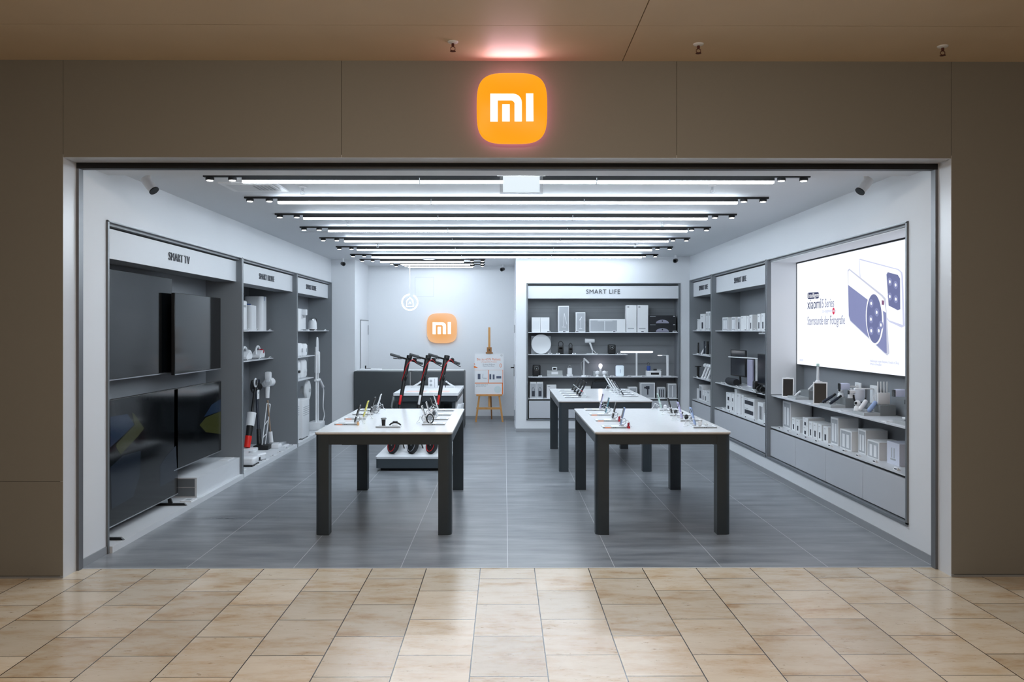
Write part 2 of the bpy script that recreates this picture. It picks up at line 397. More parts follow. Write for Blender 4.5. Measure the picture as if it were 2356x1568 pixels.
# ------------------------------------------------------------ ceiling fittings
ordw = ['first', 'second', 'third', 'fourth', 'fifth', 'sixth', 'seventh', 'eighth', 'ninth', 'tenth']
bars = [(6.78, -2.40, 2.45, -2.09, 2.16), (7.88, -2.41, 2.46, -2.10, 2.17), (9.00, -2.43, 2.47, -2.13, 2.16), (10.13, -2.44, 2.47, -2.10, 2.19),
        (11.3, -2.46, 2.48, -2.13, 2.19), (12.5, -2.48, 2.49, -2.17, 2.18), (13.75, -2.5, 2.50, -2.15, 2.23),
        (14.7, -2.51, -.33, -2.15, -.70), (15.3, -2.08, -.35, -1.84, -.62), (15.85, -2.07, -.36, -1.80, -.59)]
for i, (y, x0, x1, l0, l1) in enumerate(bars):
    where = 'over the left aisle side, short' if i > 6 else 'spanning the ceiling'
    lbl = ('long' if i < 7 else 'short') + ' white LED bar light on a black ceiling track, ' + ordw[i] + ' row counted from the entrance'
    t = thing('bar_light', lbl, 'ceiling light', (0, y, ZC), group='LED bar lights across the ceiling')
    MB().box(x0, x1, -.018, .018, -.016, 0).build('track', m_black, t)
    n = 3 if i < 7 else 1
    for k in range(n):
        a = l0 + (l1 - l0) * k / n; b = l0 + (l1 - l0) * (k + 1) / n - (.008 if k < n - 1 else 0)
        h = MB().box(a, b, -.022, .022, -.044, -.016).build('lamp_housing', m_black, t)
        MB().box(a + .003, b - .003, -.021, .021, -.062, -.044).build('diffuser', m_led if i < 9 else m_led_soft, h)
    sp = (x0 + .05, x0 + .23, x1 - .05, x1 - .23) 
    for sx_ in sp:
        s_ = MB().lathe([(.0, 0), (.030, 0), (.034, -.006), (.034, -.022), (.030, -.026)], (sx_, 0, -.016), 16).build('spot_lamp', m_black, t)
        MB().lathe([(.0, 0), (.026, 0), (.024, -.004), (0, -.005)], (sx_, 0, -.042), 16).build('lens', m_spot, s_)

def sprinkler(px, py, zc, lbl, col=m_steel):
    x, y = atZ(px, py, zc)
    t = thing('sprinkler', lbl, 'sprinkler', (x, y, zc), group='ceiling sprinklers')
    MB().lathe([(0, 0), (.035, 0), (.032, -.006), (.014, -.012), (0, -.012)], n=20).build('rosette', m_whitem, t)
    b = MB().cyl((0, 0, -.012), (0, 0, -.03), .009, n=10)
    b.tube([(0.0, 0, -.03), (.014, 0, -.038), (.014, 0, -.052), (0, 0, -.06)], .0025, 6); b.tube([(0, 0, -.03), (-.014, 0, -.038), (-.014, 0, -.052), (0, 0, -.06)], .0025, 6)
    b.lathe([(0, 0), (.019, 0), (.019, -.002), (0, -.002)], (0, 0, -.06), 14)
    b.build('sprinkler_head', col, t)
m_rust = mat('rusty_brass', (92, 48, 40), .4, .5)
sprinkler(1042, 96, ZM, 'brown pendant sprinkler in the concourse ceiling, left of the glowing orange sign', m_rust)
sprinkler(1607, 101, ZM, 'small dark sprinkler in the concourse ceiling, right of the slanting seam', m_rust)
sprinkler(2169, 106, ZM, 'brown sprinkler in the concourse ceiling above the right end of the facade', m_rust)
sprinkler(696, 430, ZC, 'chrome sprinkler in the shop ceiling behind the front bar light, left side')
sprinkler(1639, 427, ZC, 'chrome sprinkler in the shop ceiling behind the front bar light, right side')
sprinkler(800, 506, ZC, 'sprinkler between the third and fourth bar lights, left side')
sprinkler(1524, 508, ZC, 'sprinkler between the third and fourth bar lights, right side')
sprinkler(869, 559, ZC, 'far sprinkler behind the fifth bar light, left side')
sprinkler(1461, 558, ZC, 'far sprinkler behind the fifth bar light, right side')

# ceiling cassette and slots
x0, y1 = atZ(503, 421, ZC); x1, y0 = atZ(632, 438, ZC)
t = thing('ceiling_vent', 'white square air conditioning cassette in the ceiling near the entrance, left side', 'air vent', (-2.15, 7.3, ZC))
vm = MB(); vm.box(-.24, .24, -.22, .22, -.012, -.001); vm.build('frame', m_white, t)
vm = MB(); vm.box(-.19, .19, -.17, .17, -.016, -.012); vm.build('panel', m_whitem, t)
vm = MB()
for k in range(5): vm.box(.02 + k * .032, .038 + k * .032, -.12, .10, -.018, -.016)
vm.build('slot', m_print, t)
for i, (a, b, py, w_) in enumerate([(650, 1000, 467, .1), (690, 1028, 533, .06), (1335, 1680, 466, .1)]):
    xa, yy = atZ(a, py, ZC); xb, _ = atZ(b, py, ZC)
    t = thing('slot_diffuser', ['slim linear air slot behind the second bar light, left half', 'slim linear air slot behind the fourth bar light, left half', 'slim linear air slot behind the second bar light, right half'][i], 'air vent', ((xa + xb) / 2, yy, ZC), group='linear air slots in the ceiling')
    L_ = (xb - xa) / 2
    MB().box(-L_, L_, -w_ / 2, w_ / 2, -.006, -.0005).build('frame', m_ceil, t)
    MB().box(-L_ + .01, L_ - .01, -.012, .012, -.0075, -.006).build('slot', m_print, t)
x, y = atZ(988, 593, ZC)
t = thing('access_point', 'round white wireless access point on the ceiling beside the eighth bar light', 'access point', (x, 14.4, ZC))
MB().lathe([(0, 0), (.12, 0), (.115, -.02), (.09, -.035), (0, -.038)], n=28).build('casing', m_white, t)

# cameras
def dome_cam(x, y, z, lbl, yaw):
    t = thing('security_camera', lbl, 'security camera', (x, y, z), yaw, 'small black security cameras')
    MB().cyl((0, 0, 0), (0, 0, -.06), .018, n=12).build('mount', m_white, t)
    b = MB().cyl((0, .02, -.085), (0, -.05, -.10), .033, .036, 16); bo = b.build('camera_body', m_black, t)
    MB().cyl((0, -.05, -.10), (0, -.056, -.101), .02, n=14).build('lens', m_glass, bo)
dome_cam(*atY(791, 598, 14.7)[:1], 14.6, ZC, 'black camera on the ceiling in front of the left pier', .5)
dome_cam(atY(1157, 626, 16.0)[0], 15.9, ZC, 'black camera on the ceiling by the back wall, right of the orange wall sign', -.5)
dome_cam(atY(1555, 602, 13.9)[0], 13.9, ZC, 'black camera on the ceiling above the right end of the back shelving unit', -.5)
def spot_cam(x, y, lbl, s):
    t = thing('entrance_camera', lbl, 'camera', (x, y, ZC), 0, 'white cylindrical counting cameras by the entrance')
    MB().cyl((0, 0, 0), (0, 0, -.03), .02, n=12).build('mount', m_white, t)
    b = MB().cyl((-.03 * s, .0, -.03), (.05 * s, -.02, -.125), .038, .038, 20).build('camera_body', m_white, t)
    MB().cyl((.05 * s, -.02, -.125), (.056 * s, -.0215, -.132), .040, .040, 20).build('lens_hood', m_black, b)
spot_cam(atY(338, 410, 6.75)[0], 6.78, 'white cylindrical camera under the ceiling at the entrance, left corner', 1)
spot_cam(atY(1995, 410, 6.75)[0], 6.78, 'white cylindrical camera under the ceiling at the entrance, right corner', -1)

# blank lit sign hanging in the entrance
sx0, sz0 = atY(1150, 446, 6.62); sx1, sz1 = atY(1249, 388, 6.62); scx = (sx0 + sx1) / 2
t = thing('exit_sign', 'blank white illuminated safety sign hanging from the ceiling above the entrance', 'sign', (scx, 6.62, ZC))
hw = (sx1 - sx0) / 2
MB().box(-hw - .02, hw + .02, -.02, .02, -.03, 0).build('ceiling_mount', m_white, t)
MB().box(-hw, hw, -.003, .003, -.175, -.03).build('acrylic_plate', m_clear, t)
MB().box(-hw + .025, hw - .025, -.008, .008, -.160, -.035).build('light_panel', mat('sign_panel', (60, 62, 64), .4, emit=(232, 244, 252), strength=1.0), t)
# ------------------------------------------------------------ logo boxes
def squircle(h, n=64, p=3.6):
    out = []
    for i in range(n):
        a = 2 * PI * i / n; c, s_ = math.cos(a), math.sin(a)
        out.append((h * math.copysign(abs(c) ** (2 / p), c), h * math.copysign(abs(s_) ** (2 / p), s_)))
    return out
def m_mark(h):
    """the two-part mark: rounded m with loose inner bar, and the upright bar"""
    def arc(cx, cz, r, a0, a1, n=8): return [(cx + r * math.cos(R(a0 + (a1 - a0) * i / n)), cz + r * math.sin(R(a0 + (a1 - a0) * i / n))) for i in range(n + 1)]
    m_ = [(-.613, -.395), (-.613, .39)] + arc(.03, .145, .245, 90, 0) + [(.275, -.39), (.072, -.39)] + [(.072, .09)] + arc(-.03, .10, .105, 0, 90) + [(-.405, .205), (-.405, -.395)]
    b1 = [(-.275, -.39), (-.275, .095), (-.065, .095), (-.065, -.39)]
    b2 = [(.40, -.385), (.395, .40), (.60, .40), (.605, -.385)]
    return [[(x * h, z * h) for x, z in q] for q in (m_, b1, b2)]
def logo_sign(x, y, z, h, depth, lbl, face, face_s, mark_s, halo_s, halo_col, off=.02):
    t = thing('logo_sign', lbl, 'sign', (x, y, z))
    sq = squircle(h); d = depth
    mb = MB(); n = len(sq)
    rings = [(1.0, -off), (1.0, -d * .8), (.985, -d * .95), (.955, -d)]
    v = []; f = []
    for k, (s_, yy) in enumerate(rings): v += [(p[0] * s_, yy, p[1] * s_) for p in sq]
    for k in range(3): f += [(k * n + i, k * n + (i + 1) % n, (k + 1) * n + (i + 1) % n, (k + 1) * n + i) for i in range(n)]
    mb.raw(v, f + [tuple(range(3 * n, 4 * n)), tuple(reversed(range(n)))])
    mb.build('light_box', face, t)
    MB().prism([(p[0] * .94, p[1] * .94) for p in sq], 'y', -off + .001, -.001).build('backing', mat(lbl[:6] + 'halo', halo_col, .5, emit=halo_col, strength=halo_s), t)
    mk = MB()
    for q in m_mark(h): mk.prism(q, 'y', -d - .002, -d + .002)
    mk.build('mark', mat('logo_white_%d' % mark_s, (255, 255, 255), .5, emit=(255, 255, 255), strength=mark_s), t, smooth=False)
    return t
def orange_face(name, lo, hi, s_):
    m = mat(name, hi, .35, emit=hi, strength=s_); nt = m.node_tree; b = nt.nodes['Principled BSDF']
    tc = nt.nodes.new('ShaderNodeTexCoord'); ln = nt.nodes.new('ShaderNodeVectorMath'); ln.operation = 'LENGTH'
    nt.links.new(tc.outputs['Object'], ln.inputs[0]); mr = nt.nodes.new('ShaderNodeMapRange')
    mr.inputs['From Min'].default_value = .12; mr.inputs['From Max'].default_value = .33
    nt.links.new(ln.outputs['Value'], mr.inputs['Value']); cr = nt.nodes.new('ShaderNodeMix'); cr.data_type = 'RGBA'
    cr.inputs['A'].default_value = lin(lo) + (1,); cr.inputs['B'].default_value = lin(hi) + (1,)
    nt.links.new(mr.outputs['Result'], cr.inputs['Factor']); nt.links.new(cr.outputs['Result'], b.inputs['Emission Color'])
    b.inputs['Base Color'].default_value = lin((90, 45, 8)) + (1,)
    return m
lx, lz = atY(1178, 247.5, YF - .095)
logo_sign(lx, YF, lz, .240, .095, 'glowing orange rounded-square logo sign with white mark on the facade above the entrance',
          orange_face('orange_sign_face', (255, 160, 0), (255, 170, 28), .95), 1, 1.4, 3.2, (255, 150, 185), .06)
area_light('sign_glow', (lx, YF - .085, lz + .246), (R(180 + 68), 0, 0), .32, .06, 1.6, (1.0, .60, .78))
lx, lz = atY(1016.5, 754.5, YB - .07)
logo_sign(lx, YB, lz, .287, .07, 'smaller pale orange logo sign with white mark on the back wall above the counter',
          orange_face('pale_orange_sign_face', (252, 178, 96), (252, 200, 150), .80), 2, 1.4, .6, (250, 190, 140))

# pendant ring neon
x, z = atY(943, 695, 15.35)
t = thing('neon_pendant', 'glowing white ring pendant with bag symbol on a long cord by the back wall', 'pendant light', (x, 15.35, z))
m_neon = mat('neon_tube', (255, 255, 255), .5, emit=(240, 246, 255), strength=1.6)
MB().tube([(0, 0, .14), (0, 0, ZC - z)], .004, 6).build('cord', m_white, t)
a0 = 62
MB().tube([(.140 * math.cos(R(a)), 0, .140 * math.sin(R(a))) for a in [a0 - 330 * i / 44 + 0 for i in range(45)]], .012, 8).build('ring', m_neon, t)
bg = MB().tube([(-.06, 0, -.075), (.06, 0, -.075), (.055, 0, .03), (.03, 0, .055), (0, 0, .085), (-.03, 0, .055), (-.055, 0, .03)], .009, 8, closed=True)
bg.tube([(-.02, 0, -.03), (0, 0, .01), (.02, 0, -.03)], .006, 8)
bg.build('bag_symbol', m_neon, t)

# ------------------------------------------------------------ shelving units
def lettering(parent, body, x, y, z, yaw, cap=.074, wide=1.0):
    mb = MB().text(body, cap / .70, faceT(x, y, z, yaw), ext=.006, sp=1.08, wide=wide)
    return mb.build('lettering', m_letter, parent, world=True, smooth=False)

def side_unit(name, lbl, s, y0, y1, xf, xback, zbot, sign, shelves, counter, doors, near_edge=True, depth_shelf=None, ztop=2.53):
    """s=-1 left wall, +1 right wall; xf the wall face, xback the niche's back"""
    t = thing('shelving_unit', lbl, 'shelving', (xf, (y0 + y1) / 2, 0), group='built-in grey shelving units')
    w_ = .024
    b = MB(); b.box(xback, xback + s * .012, y0, y1, zbot, ztop); b.build('back_panel', m_panel, t, world=True)
    for a in (y0, y1 - w_):
        MB().box(xf - s * .008, xback, a, a + w_, zbot, ztop).build('side_panel', m_panel, t, world=True)
    MB().box(xf + s * .02, xback, y0 + w_, y1 - w_, ztop - .02, ztop).build('top_panel', m_panel, t, world=True)
    f = MB(); f.box(xf - s * .014, xf - s * .0085, y0, y0 + w_, zbot, ztop + .012); f.box(xf - s * .014, xf - s * .0085, y1 - w_, y1, zbot, ztop + .012)
    f.box(xf - s * .014, xf + s * .02, y0, y1, ztop, ztop + .012)
    if zbot > .1: f.box(xf - s * .014, xf + s * .03, y0, y1, zbot - .012, zbot + .012)
    f.build('frame', m_frame, t, world=True)
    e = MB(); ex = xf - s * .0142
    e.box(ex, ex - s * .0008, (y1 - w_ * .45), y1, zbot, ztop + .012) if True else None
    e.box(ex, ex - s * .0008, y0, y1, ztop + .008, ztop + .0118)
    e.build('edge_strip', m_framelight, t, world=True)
    if sign:
        h = MB().box(xf + s * .05, xf + s * .075, y0 + w_ + .002, y1 - w_ - .002, 2.262, 2.495).build('header', m_head, t, world=True)
        MB().box(xf + s * .051, xf + s * .30, y0 + w_ + .002, y1 - w_ - .002, 2.262, 2.285).build('header_underside', m_panel, t, world=True)
        lettering(h, sign, xf + s * .048, (y0 + y1) / 2 - (.08 if s < 0 else 0), 2.380, FACE_LEFT if s < 0 else FACE_RIGHT)
    for (z, xa, xb, ya, yb) in shelves:
        MB().box(xa, xb, ya, yb, z - .012, z).build('shelf', m_shelf, t, world=True)
    if counter:
        MB().box(xf + s * .03, xback, y0 + w_, y1 - w_, counter - .012, counter).build('counter', m_shelf, t, world=True)
        MB().box(xf + s * .05, xback, y0 + w_, y1 - w_, zbot + .012, counter - .0125).build('cabinet_body', m_gap, t, world=True)
        n = doors; L_ = (y1 - y0 - 2 * w_ - .008) / n
        for k in range(n):
            a = y0 + w_ + .004 + k * L_
            MB().rbox(xf + s * .022, xf + s * .05, a + .002, a + L_ - .002, zbot + .022, counter - .034, .002, 1).build('door', m_door, t, world=True)
    return t
u1 = side_unit('tv', 'grey television bay marked SMART TV in the left wall', -1, 6.47, 9.785, XL, -3.43, 0, 'SMART TV', [], None, 0)
u2 = side_unit('home', 'deep grey shelving bay marked SMART HOME beside the television bay, holding the stick vacuums', -1, 9.80, 12.365, XL, -3.71, 0, 'SMART HOME',
               [(1.70, -3.698, -3.355, 9.83, 12.335), (1.305, -3.698, -3.355, 9.83, 12.335)], None, 0)
u3 = side_unit('home', 'grey shelving bay marked SMART HOME at the left wall far end, holding the fan', -1, 12.38, 14.84, XL, -3.42, 0, 'SMART HOME',
               [(1.70, -3.408, -3.06, 12.41, 14.81), (1.305, -3.408, -3.06, 12.41, 13.72), (.955, -3.408, -3.06, 12.41, 13.62)], None, 0)
# plinths
for (u, y0, y1, xb, xf_) in ((u1, 6.50, 9.76, -3.418, -2.995), (u2, 9.83, 12.335, -3.698, -3.01), (u3, 12.41, 14.81, -3.408, -3.01)):
    MB().box(xb, xf_, y0, y1, 0, .05).build('plinth', m_head, u, world=True)
MB().box(-3.418, -3.04, 8.40, 9.755, .05, .245).build('display_block', m_head, u1, world=True)
bb = MB()
for k in range(2): bb.box(-3.36, -3.06, 8.393, 8.3995, .065 + k * .09, .145 + k * .09)
bb.build('block_end_panel', m_frame, u1, world=True)
# right wall
def rshelf(z, y0, y1, xa=3.15, xb=3.5): return (z, xa, xb, y0 + .026, y1 - .026)
r1 = side_unit('light', 'wide grey wall bay at the front of the right wall under the large lit advertisement', 1, 6.51, 10.0, XR, 3.53, .205, None, [rshelf(.94, 6.51, 10.0, 3.15, 3.515)], .57, 4)
r2 = side_unit('life', 'middle grey shelving bay marked SMART LIFE in the right wall, holding the monitors', 1, 10.03, 12.66, XR, 3.52, .205, 'SMART LIFE', [rshelf(1.70, 10.03, 12.66), rshelf(.93, 10.03, 12.66)], .56, 1)
r3 = side_unit('life', 'far grey shelving bay marked SMART LIFE in the corner of the right wall', 1, 12.70, 14.18, XR, 3.52, .205, 'SMART LIFE', [rshelf(1.70, 12.70, 14.18), rshelf(1.31, 12.7, 14.18), rshelf(.93, 12.70, 14.18)], .56, 1)
# lining of the lit niche is white
MB().box(XR + .03, 3.44, 9.970, 9.9755, .95, 2.50).build('niche_lining', m_wall, r1, world=True)
MB().box(XR + .03, 3.44, 6.535, 9.97, 2.500, 2.509).build('niche_lining', m_wall, r1, world=True)
# back unit
t = thing('shelving_unit', 'wide grey shelving unit marked SMART LIFE in the back wall', 'shelving', ((BX0 + BX1) / 2, YR, 0), group='built-in grey shelving units'); ub = t
w_ = .024; yb_ = YR + .36
MB().box(BX0, BX1, yb_, yb_ + .012, BZ0, BZ1).build('back_panel', m_panel, t, world=True)
sl = MB()
for z in (2.075, 2.0, 1.60, 1.44, 1.13): sl.box(BX0 + .03, BX1 - .03, yb_ - .004, yb_, z, z + .006)
sl.build('panel_joint', m_frame, t, world=True)
for a in (BX0, BX1 - w_): MB().box(a, a + w_, YR - .008, yb_, BZ0, BZ1).build('side_panel', m_panel, t, world=True)
f = MB(); f.box(BX0, BX0 + .02, YR - .014, YR - .008, BZ0, BZ1); f.box(BX1 - .02, BX1, YR - .014, YR - .008, BZ0, BZ1)
f.box(BX0, BX1, YR - .014, YR + .02, BZ1 - .012, BZ1); f.box(BX0, BX1, YR - .014, YR + .03, BZ0 - .008, BZ0 + .016)
f.build('frame', m_frame, t, world=True)
h = MB().box(BX0 + w_, BX1 - w_, YR + .03, YR + .055, 2.238, 2.452).build('header', m_head, t, world=True)
MB().box(BX0 + w_, BX1 - w_, YR + .056, yb_, 2.238, 2.26).build('header_underside', m_panel, t, world=True)
MB().box(BX0 + w_, BX1 - w_, YR + .06, yb_, 2.47, 2.485).build('top_panel', m_panel, t, world=True)
lettering(h, 'SMART LIFE', atY(1388, 669, YR)[0], YR + .026, 2.350, 0)
for z, xa, xb in ((1.672, BX0 + .03, BX1 - .03), (1.302, BX0 + .03, 2.07), (.925, BX0 + .03, BX1 - .03)):
    MB().box(xa, xb, YR + .02, yb_, z - .012, z).build('shelf', m_shelf, t, world=True)
MB().box(BX0 + .03, BX1 - .03, YR + .02, yb_, .548, .56).build('counter', m_shelf, t, world=True)
MB().box(BX0 + w_, BX1 - w_, YR + .05, yb_, BZ0 + .016, .547).build('cabinet_body', m_gap, t, world=True)
for k in range(3):
    L_ = (BX1 - BX0 - .08) / 3; a = BX0 + .04 + k * L_
    MB().rbox(a + .002, a + L_ - .002, YR + .02, YR + .05, BZ0 + .026, .522, .002, 1).build('door', m_door, t, world=True)

# ------------------------------------------------------------ lit advertisement on the right wall
XA = 3.45
AD0, AD1, AZ0, AZ1 = 6.55, 9.965, 1.307, 2.485
t = thing('light_box', 'large glowing white advertisement with two phones and camera lenses on the right wall', 'advertisement', (XA, (AD0 + AD1) / 2, AZ0))
MB().box(XA + .002, XA + .06, AD0, AD1, AZ0 - .006, AZ1 + .012).build('frame', m_black, t, world=True)
m_ad = mat('lit_fabric', (90, 92, 96), .7, emit=(240, 244, 255), strength=1.12, spec=.1)
MB().box(XA - .001, XA + .0018, AD0 + .005, AD1 - .002, AZ0, AZ1).build('lit_fabric', m_ad, t, world=True)
def adq(px, py):
    y, z = atX(px, py, XA); return (y, z)
def adm(name, c, s_=.9): return mat(name, tuple(int(q * .35) for q in c), .7, emit=c, strength=min(1.0, s_ * .9), spec=.1)
def adpoly(name, pts, m, k, smoothpts=False):
    p = [adq(2356, 0)] if False else [adq(*q) for q in pts]
    return MB().prism(p, 'x', XA - .0015 - .0008 * k, XA - .001 - .0008 * (k - 1) - .0001).build(name, m, t, world=True, smooth=False)
def crop2(x, y): return (1760 + x / 4.127, 500 + y / 4.127)
def pl(*a): return [crop2(*q) for q in a]
a_lav = adm('ad_lavender', (146, 152, 198)); a_pale = adm('ad_pale', (214, 217, 243), 1.0); a_dk = adm('ad_slate', (120, 126, 172), .9); a_ink = adm('ad_ink', (66, 72, 112), .7)
a_white = adm('ad_white', (250, 251, 255), 1.1); a_grey = adm('ad_grey', (200, 203, 220), 1.1); a_red = adm('ad_red', (232, 50, 90), .9)
phone_b = adpoly('rear_phone', pl((895, 400), (905, 392), (1270, 490), (1305, 520), (1312, 560), (1330, 1030), (1300, 1045), (1180, 990), (905, 600)), a_pale, 1)
adpoly('rear_phone_face', pl((900, 402), (1262, 497), (1290, 520), (1298, 560), (1312, 1020), (1180, 975), (912, 600)), a_white, 2)
adpoly('camera_panel', pl((1158, 540), (1170, 520), (1265, 545), (1286, 580), (1288, 870), (1265, 880), (1178, 835)), a_dk, 3)
adpoly('front_phone', pl((790, 500), (805, 486), (1120, 735), (1150, 770), (1185, 1290), (1165, 1310), (1140, 1290), (815, 985), (800, 940)), a_grey, 4)
adpoly('front_phone_face', pl((796, 515), (806, 500), (1115, 752), (1135, 780), (1155, 900), (1040, 1000), (797, 640)), a_white, 5)
adpoly('front_phone_back', pl((795, 640), (980, 780), (1155, 905), (1162, 1290), (1140, 1280), (818, 978), (802, 930)), a_lav, 6)
def adell(cx, cy, rx, ry, m, k, name='lens', rot=0, n=36):
    pts = [(cx + rx * math.cos(2 * PI * i / n), cy + ry * math.sin(2 * PI * i / n) + rot * rx * math.cos(2 * PI * i / n)) for i in range(n)]
    return adpoly(name, [crop2(*q) for q in pts], m, k)
adell(1048, 955, 84, 252, a_white, 7, 'lens_ring', .25); adell(1046, 960, 73, 232, a_dk, 8, 'lens_disc', .25)
for cx, cy in ((1018, 815), (1070, 900), (1015, 965), (1110, 1020), (1018, 1075), (1090, 1075)): adell(cx, cy, 20, 40, a_lav, 9, 'small_lens', .2); adell(cx, cy, 8, 16, a_white, 10, 'lens_glint', .2)
for cx, cy in ((1195, 610), (1250, 640), (1195, 750), (1252, 775)): adell(cx, cy, 20, 38, a_lav, 9, 'small_lens', .2); adell(cx, cy, 8, 15, a_white, 10, 'lens_glint', .2)
adpoly('red_badge', pl((1118, 785), (1138, 790), (1138, 832), (1118, 828)), adm('ad_wine', (140, 90, 130)), 9)
adpoly('model_pill', pl((408, 722), (416, 713), (505, 708), (516, 718), (516, 755), (506, 768), (416, 776), (408, 765)), a_ink, 2)
def adtext(body, px, py, size, m, wide=1.0, k=1, align='LEFT'):
    y, z = adq(*crop2(px, py))
    MB().text(body, size, faceT(XA - .001 - .0008 * k, y, z, FACE_RIGHT), ext=.0004, align=align, wide=wide).build('lettering', m, t, world=True, smooth=False)
adtext('Intelligent', 414, 745, .075, a_white, 1.15, 4)
adtext('xiaomi', 405, 828, .165, a_ink, .95)
adtext('15 Series', 524, 822, .135, adm('ad_textgrey', (150, 153, 176)), .80)
adtext('co-engineered by', 545, 890, .055, a_grey, 1.0)
adtext('Sternstunde der Fotografie', 405, 985, .135, adm('ad_textgrey', (150, 153, 176)), .72)
adell(654, 888, 11, 33, a_red, 3, 'red_dot')
adtext('LEICA', 646, 888, .03, a_white, 1, 5)
adtext('Abbildungen zeigen Beispiele, Details im Shop.', 1000, 1360, .035, a_grey, .9)
adtext('Irrtum vorbehalten.', 1000, 1388, .035, a_grey, .9)
adtext('xiaomi', 330, 1350, .05, a_grey, .9)

# ------------------------------------------------------------ televisions
def tv(lbl, x, y0, y1, z0, z1, thick, stand=False, wall=None, reflection_patch=None):
    t = thing('television', lbl, 'television', (x, (y0 + y1) / 2, .05 if stand else z0), group='televisions in the left bay')
    MB().rbox(x - thick, x, y0, y1, z0, z1, .004, 1).build('housing', m_black, t, world=True)
    s_ = MB().box(x, x + .0015, y0 + .006, y1 - .006, z0 + .014, z1 - .006).build('screen', m_glass, t, world=True)
    MB().box(x, x + .003, y0, y1, z0 - .001, z0 + .008).build('chrome_strip', m_steel, t, world=True)
    if stand:
        for yf in (y0 + .18, y1 - .18):
            f_ = MB(); f_.prism([(x - .16, .0505), (x + .155, .0505), (x + .13, .072), (x - .16, .072)], 'y', yf - .012, yf + .012)
            f_.prism([(x - .02, .07), (x + .02, .07), (x - .005, z0 + .02), (x - .03, z0 + .02)], 'y', yf - .01, yf + .01)
            f_.build('stand_foot', m_black, t, world=True)
    if wall is not None:
        MB().box(wall, x - thick, (y0 + y1) / 2 - .15, (y0 + y1) / 2 + .15, (z0 + z1) / 2 - .12, (z0 + z1) / 2 + .12).build('wall_bracket', m_black, t, world=True)
    return t, s_
def reflection_patch(s_, name, x, pts, col, st):  # reflections on the glass, painted as flat, dimly emissive shapes
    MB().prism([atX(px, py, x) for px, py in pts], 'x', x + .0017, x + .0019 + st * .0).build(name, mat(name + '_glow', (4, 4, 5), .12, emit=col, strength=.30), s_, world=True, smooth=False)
def c2(x, y): return (180 + x / 3.4075, 860 + y / 3.4075)
ta, sa = tv('very large black television standing on the plinth, lower front of the left bay', -3.15, 6.52, 8.20, .125, 1.145, .035, stand=True)
pa = [((246, 335), (385, 312), (440, 390), (246, 575))]
reflection_patch(sa, 'painted_reflection_blue', -3.15, [c2(*q) for q in ((250, 335), (385, 312), (438, 395), (330, 500), (250, 575))], (28, 52, 84), 0)
reflection_patch(sa, 'painted_reflection_yellow', -3.15, [c2(*q) for q in ((420, 300), (438, 310), (515, 425), (465, 490), (330, 632), (295, 570), (300, 545), (440, 400))], (70, 76, 36), 1)
reflection_patch(sa, 'painted_reflection_navy', -3.15, [c2(*q) for q in ((250, 730), (345, 640), (490, 600), (480, 800), (430, 960), (260, 1060))], (16, 30, 48), 2)
reflection_patch(sa, 'painted_reflection_navy', -3.15, [c2(*q) for q in ((640, 720), (690, 640), (765, 560), (775, 810), (640, 885))], (22, 40, 60), 3)
tv('large black television on the wall, upper front of the left bay', -3.28, 6.75, 8.39, 1.283, 2.214, .03, wall=-3.415)
tv('black television on a wall arm, upper rear of the left bay', -3.20, 8.25, 9.58, 1.268, 2.068, .035, wall=-3.415)
td, sd = tv('black television on the wall, lower rear of the left bay above the white block', -3.15, 8.10, 9.45, .362, 1.143, .03, wall=-3.415)
reflection_patch(sd, 'painted_reflection_blue', -3.15, [c2(*q) for q in ((985, 335), (1045, 240), (1115, 195), (1115, 290))], (28, 52, 84), 0)
reflection_patch(sd, 'painted_reflection_yellow', -3.15, [c2(*q) for q in ((950, 400), (1000, 340), (1116, 292), (1113, 470), (1000, 455))], (46, 56, 48), 1)

# ------------------------------------------------------------ display tables
def display_table(lbl, x0, x1, y0, y1, h=.857):
    t = thing('display_table', lbl, 'table', ((x0 + x1) / 2, (y0 + y1) / 2, 0), group='large display tables')
    W, L_ = (x1 - x0) / 2, (y1 - y0) / 2
    MB().rbox(-W, W, -L_, L_, h - .012, h, .035, 5, axis=2).build('tabletop', m_top, t)
    MB().rbox(-W + .003, W - .003, -L_ + .003, L_ - .003, h - .022, h - .0125, .032, 5, axis=2).build('edge_band', m_edge, t)
    a = MB(); zt = h - .0225; zb = zt - .082; e = .012
    a.box(-W + .10, W - .10, -L_ + e, -L_ + e + .03, zb, zt); a.box(-W + .10, W - .10, L_ - e - .03, L_ - e, zb, zt)
    a.box(-W + e, -W + e + .03, -L_ + .10, L_ - .10, zb, zt); a.box(W - e - .03, W - e, -L_ + .10, L_ - .10, zb, zt)
    a.build('apron', m_table, t)
    for sx_ in (-1, 1):
        for sy_ in (-1, 1):
            cx, cy = sx_ * (W - .008 - .056), sy_ * (L_ - .008 - .056)
            # outer corner rounded, the other three square
            q = []; hw_ = .056; r_ = .045
            for i in range(7):
                a_ = PI / 2 * i / 6; q.append((hw_ - r_ + r_ * math.cos(a_), hw_ - r_ + r_ * math.sin(a_)))
            q = [(hw_, -hw_)] + q + [(-hw_, hw_), (-hw_, -hw_)]
            q = [(cx + p[0] * sx_, cy + p[1] * sy_) for p in q]
            MB().prism(q, 'z', 0, zt).build('leg', m_table, t)
    for bx, by, bw in ((-W + .30, -L_ + .28, .10), (W - .28, -L_ + .35, .09), (-W + .32, L_ - .4, .09), (W - .3, L_ - .4, .09)):
        MB().box(bx - bw, bx + bw, by - .12, by + .12, zb - .022, zb + .05).build('power_box', m_black, t)
    MB().box(-W + .05, W - .05, -L_ + .05, L_ - .05, zb + .05, zt - .001).build('under_panel', m_black, t)
    return t
